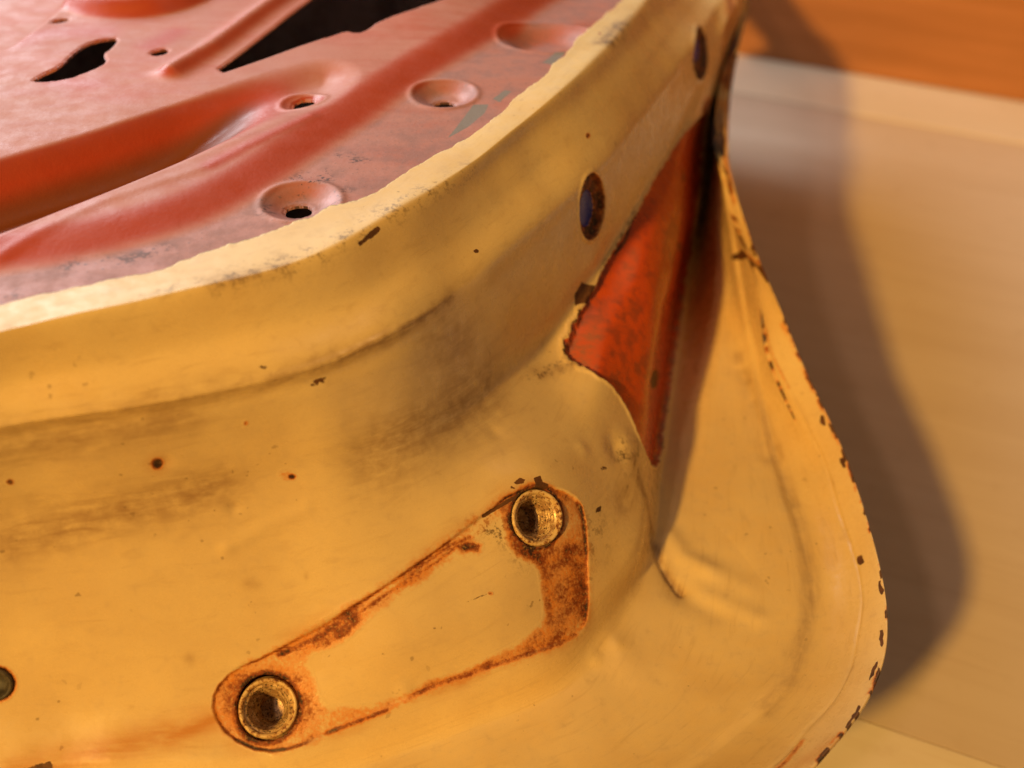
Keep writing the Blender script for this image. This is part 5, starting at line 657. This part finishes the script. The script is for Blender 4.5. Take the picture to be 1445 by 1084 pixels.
hgt += (hash_noise(Q3, 45, 11) - .5) * .0007
lip = np.abs(hs) < 1e-6
hgt[lip] -= .0004
# flange of the long slot turned up on its far side
PV = np.c_[Q, zb + hgt]
rimpoly = edge[:, :2] * .45 + G[:, vi[1] // 2 + 1, :2] * .55 if False else (edge[:, :2] + (G[:, vi[1] + 1, :2] - edge[:, :2]) * .55)
back = np.array([[.13, .80], [-.5, .80], [-.5, rimpoly[0, 1]]])
inside = poly_sdf(Q, np.r_[rimpoly[::6], back]) < 0
ok = (hs >= -1e-9) & inside
na, nb = X.shape; i, j = np.meshgrid(np.arange(na - 1), np.arange(nb - 1), indexing='ij')
F4 = np.stack([i * nb + j, (i + 1) * nb + j, (i + 1) * nb + j + 1, i * nb + j + 1], -1).reshape(-1, 4)
F4 = F4[ok[F4].all(1)]
rimd = line_dist(Q, rimpoly[::6])
mauve = sstep(.002, -.002, -terr) * .95; grey = np.zeros(len(Q)); spk = grey.copy(); clean_shade = grey.copy()
clean_shade = np.maximum(clean_shade, sstep(.0, -.006, terr) * sstep(-.020, -.012, terr) * .9)
clean_shade = np.maximum(clean_shade, 2 * sstep(.003, -.012, tr) * sstep(-.070, -.100, Q[:, 0]))  # trough darkened here: its shade is put into the colour
for kind, stg, soft, closed, pts in PMARKS:
    d = near_sdf(Q, pts, .02) if closed else line_dist(Q, pts)
    v = stg * sstep(soft, -soft, d) if closed else stg * np.exp(-(d / soft) ** 2)
    arr = dict(mauve=mauve, grey=grey, speck=spk, clean_shade=clean_shade)[kind]; np.maximum(arr, v, out=arr)
# sheets added to close the shell against stray window light
for nm, a_, c_, zt in (('light_baffle', (-.319, .21), (-.319, .599), .226), ('light_baffle', (-.319, .599), (.06, .599), .200)):
    (ax_, ay_), (bx_, by_) = a_, c_
    mesh_obj(nm, np.array([[ax_, ay_, .004], [bx_, by_, .004], [bx_, by_, zt], [ax_, ay_, zt]]) + OFF, [[0, 1, 2, 3]], M['slot_sheen'], door)
Hh = (PV.reshape(na, nb, 3)); pn = -grid_normals(Hh).reshape(-1, 3)
if pn[:, 2].mean() < 0: pn = -pn
# cut edges of the holes: a sheet's thickness turned down
e_ = np.concatenate([F4[:, [k, (k + 1) % 4]] for k in range(4)]); es = np.sort(e_, 1); key = es[:, 0].astype(np.int64) * len(PV) + es[:, 1]
_, idx, cnt = np.unique(key, return_index=True, return_counts=True)
be = e_[idx[cnt == 1]]; be = be[(np.abs(hs[be]) < 1e-6).all(1)]
bv = np.unique(be); re_ = np.zeros(len(PV), np.int64); re_[bv] = len(PV) + np.arange(len(bv))
F4 = np.r_[F4, np.c_[be[:, 1], be[:, 0], re_[be[:, 0]], re_[be[:, 1]]]]
PV = np.r_[PV, PV[bv] + [0, 0, -.0009]]; pn = np.r_[pn, pn[bv]]
mauve, grey, spk, clean_shade = (np.r_[q_, q_[bv]] for q_ in (mauve, grey, spk, clean_shade))
panel = sub_mesh('inner_panel', PV + OFF, F4, M['panel'], door, pn, {'wear': ('FLOAT_COLOR', np.stack([mauve, grey, spk, clean_shade], -1))})
panel['label'] = 'dusty red primer inner panel with pressed trough and holes'

# ---------------------------------------------------------------- cardboard box behind
box = tag(empty('cardboard_box', (.277, .587, 0), R(-24)), 'plain brown corrugated cardboard box standing behind the car door', 'box')
by = .3220; L0, L1, HB, DP, T = -.62, .62, .34, .40, .004
bevel_box('front_panel', (L0, by, .0012), (L1, by + T, HB), M['card'], box, .0008)
bevel_box('back_panel', (L0, by + DP, .0012), (L1, by + DP + T, HB), M['card'], box, .0008)
bevel_box('side_panel', (L0, by + T + .0004, .0012), (L0 + T, by + DP - .0004, HB), M['card'], box, .0008)
bevel_box('side_panel', (L1 - T, by + T + .0004, .0012), (L1, by + DP - .0004, HB), M['card'], box, .0008)
bevel_box('flap', (L0 + .002, by + .001, HB + .0006), (L1 - .002, by + DP / 2 - .001, HB + T), M['card'], box, .0008)
bevel_box('flap', (L0 + .002, by + DP / 2 + .001, HB + .0006), (L1 - .002, by + DP + T - .001, HB + T), M['card'], box, .0008)
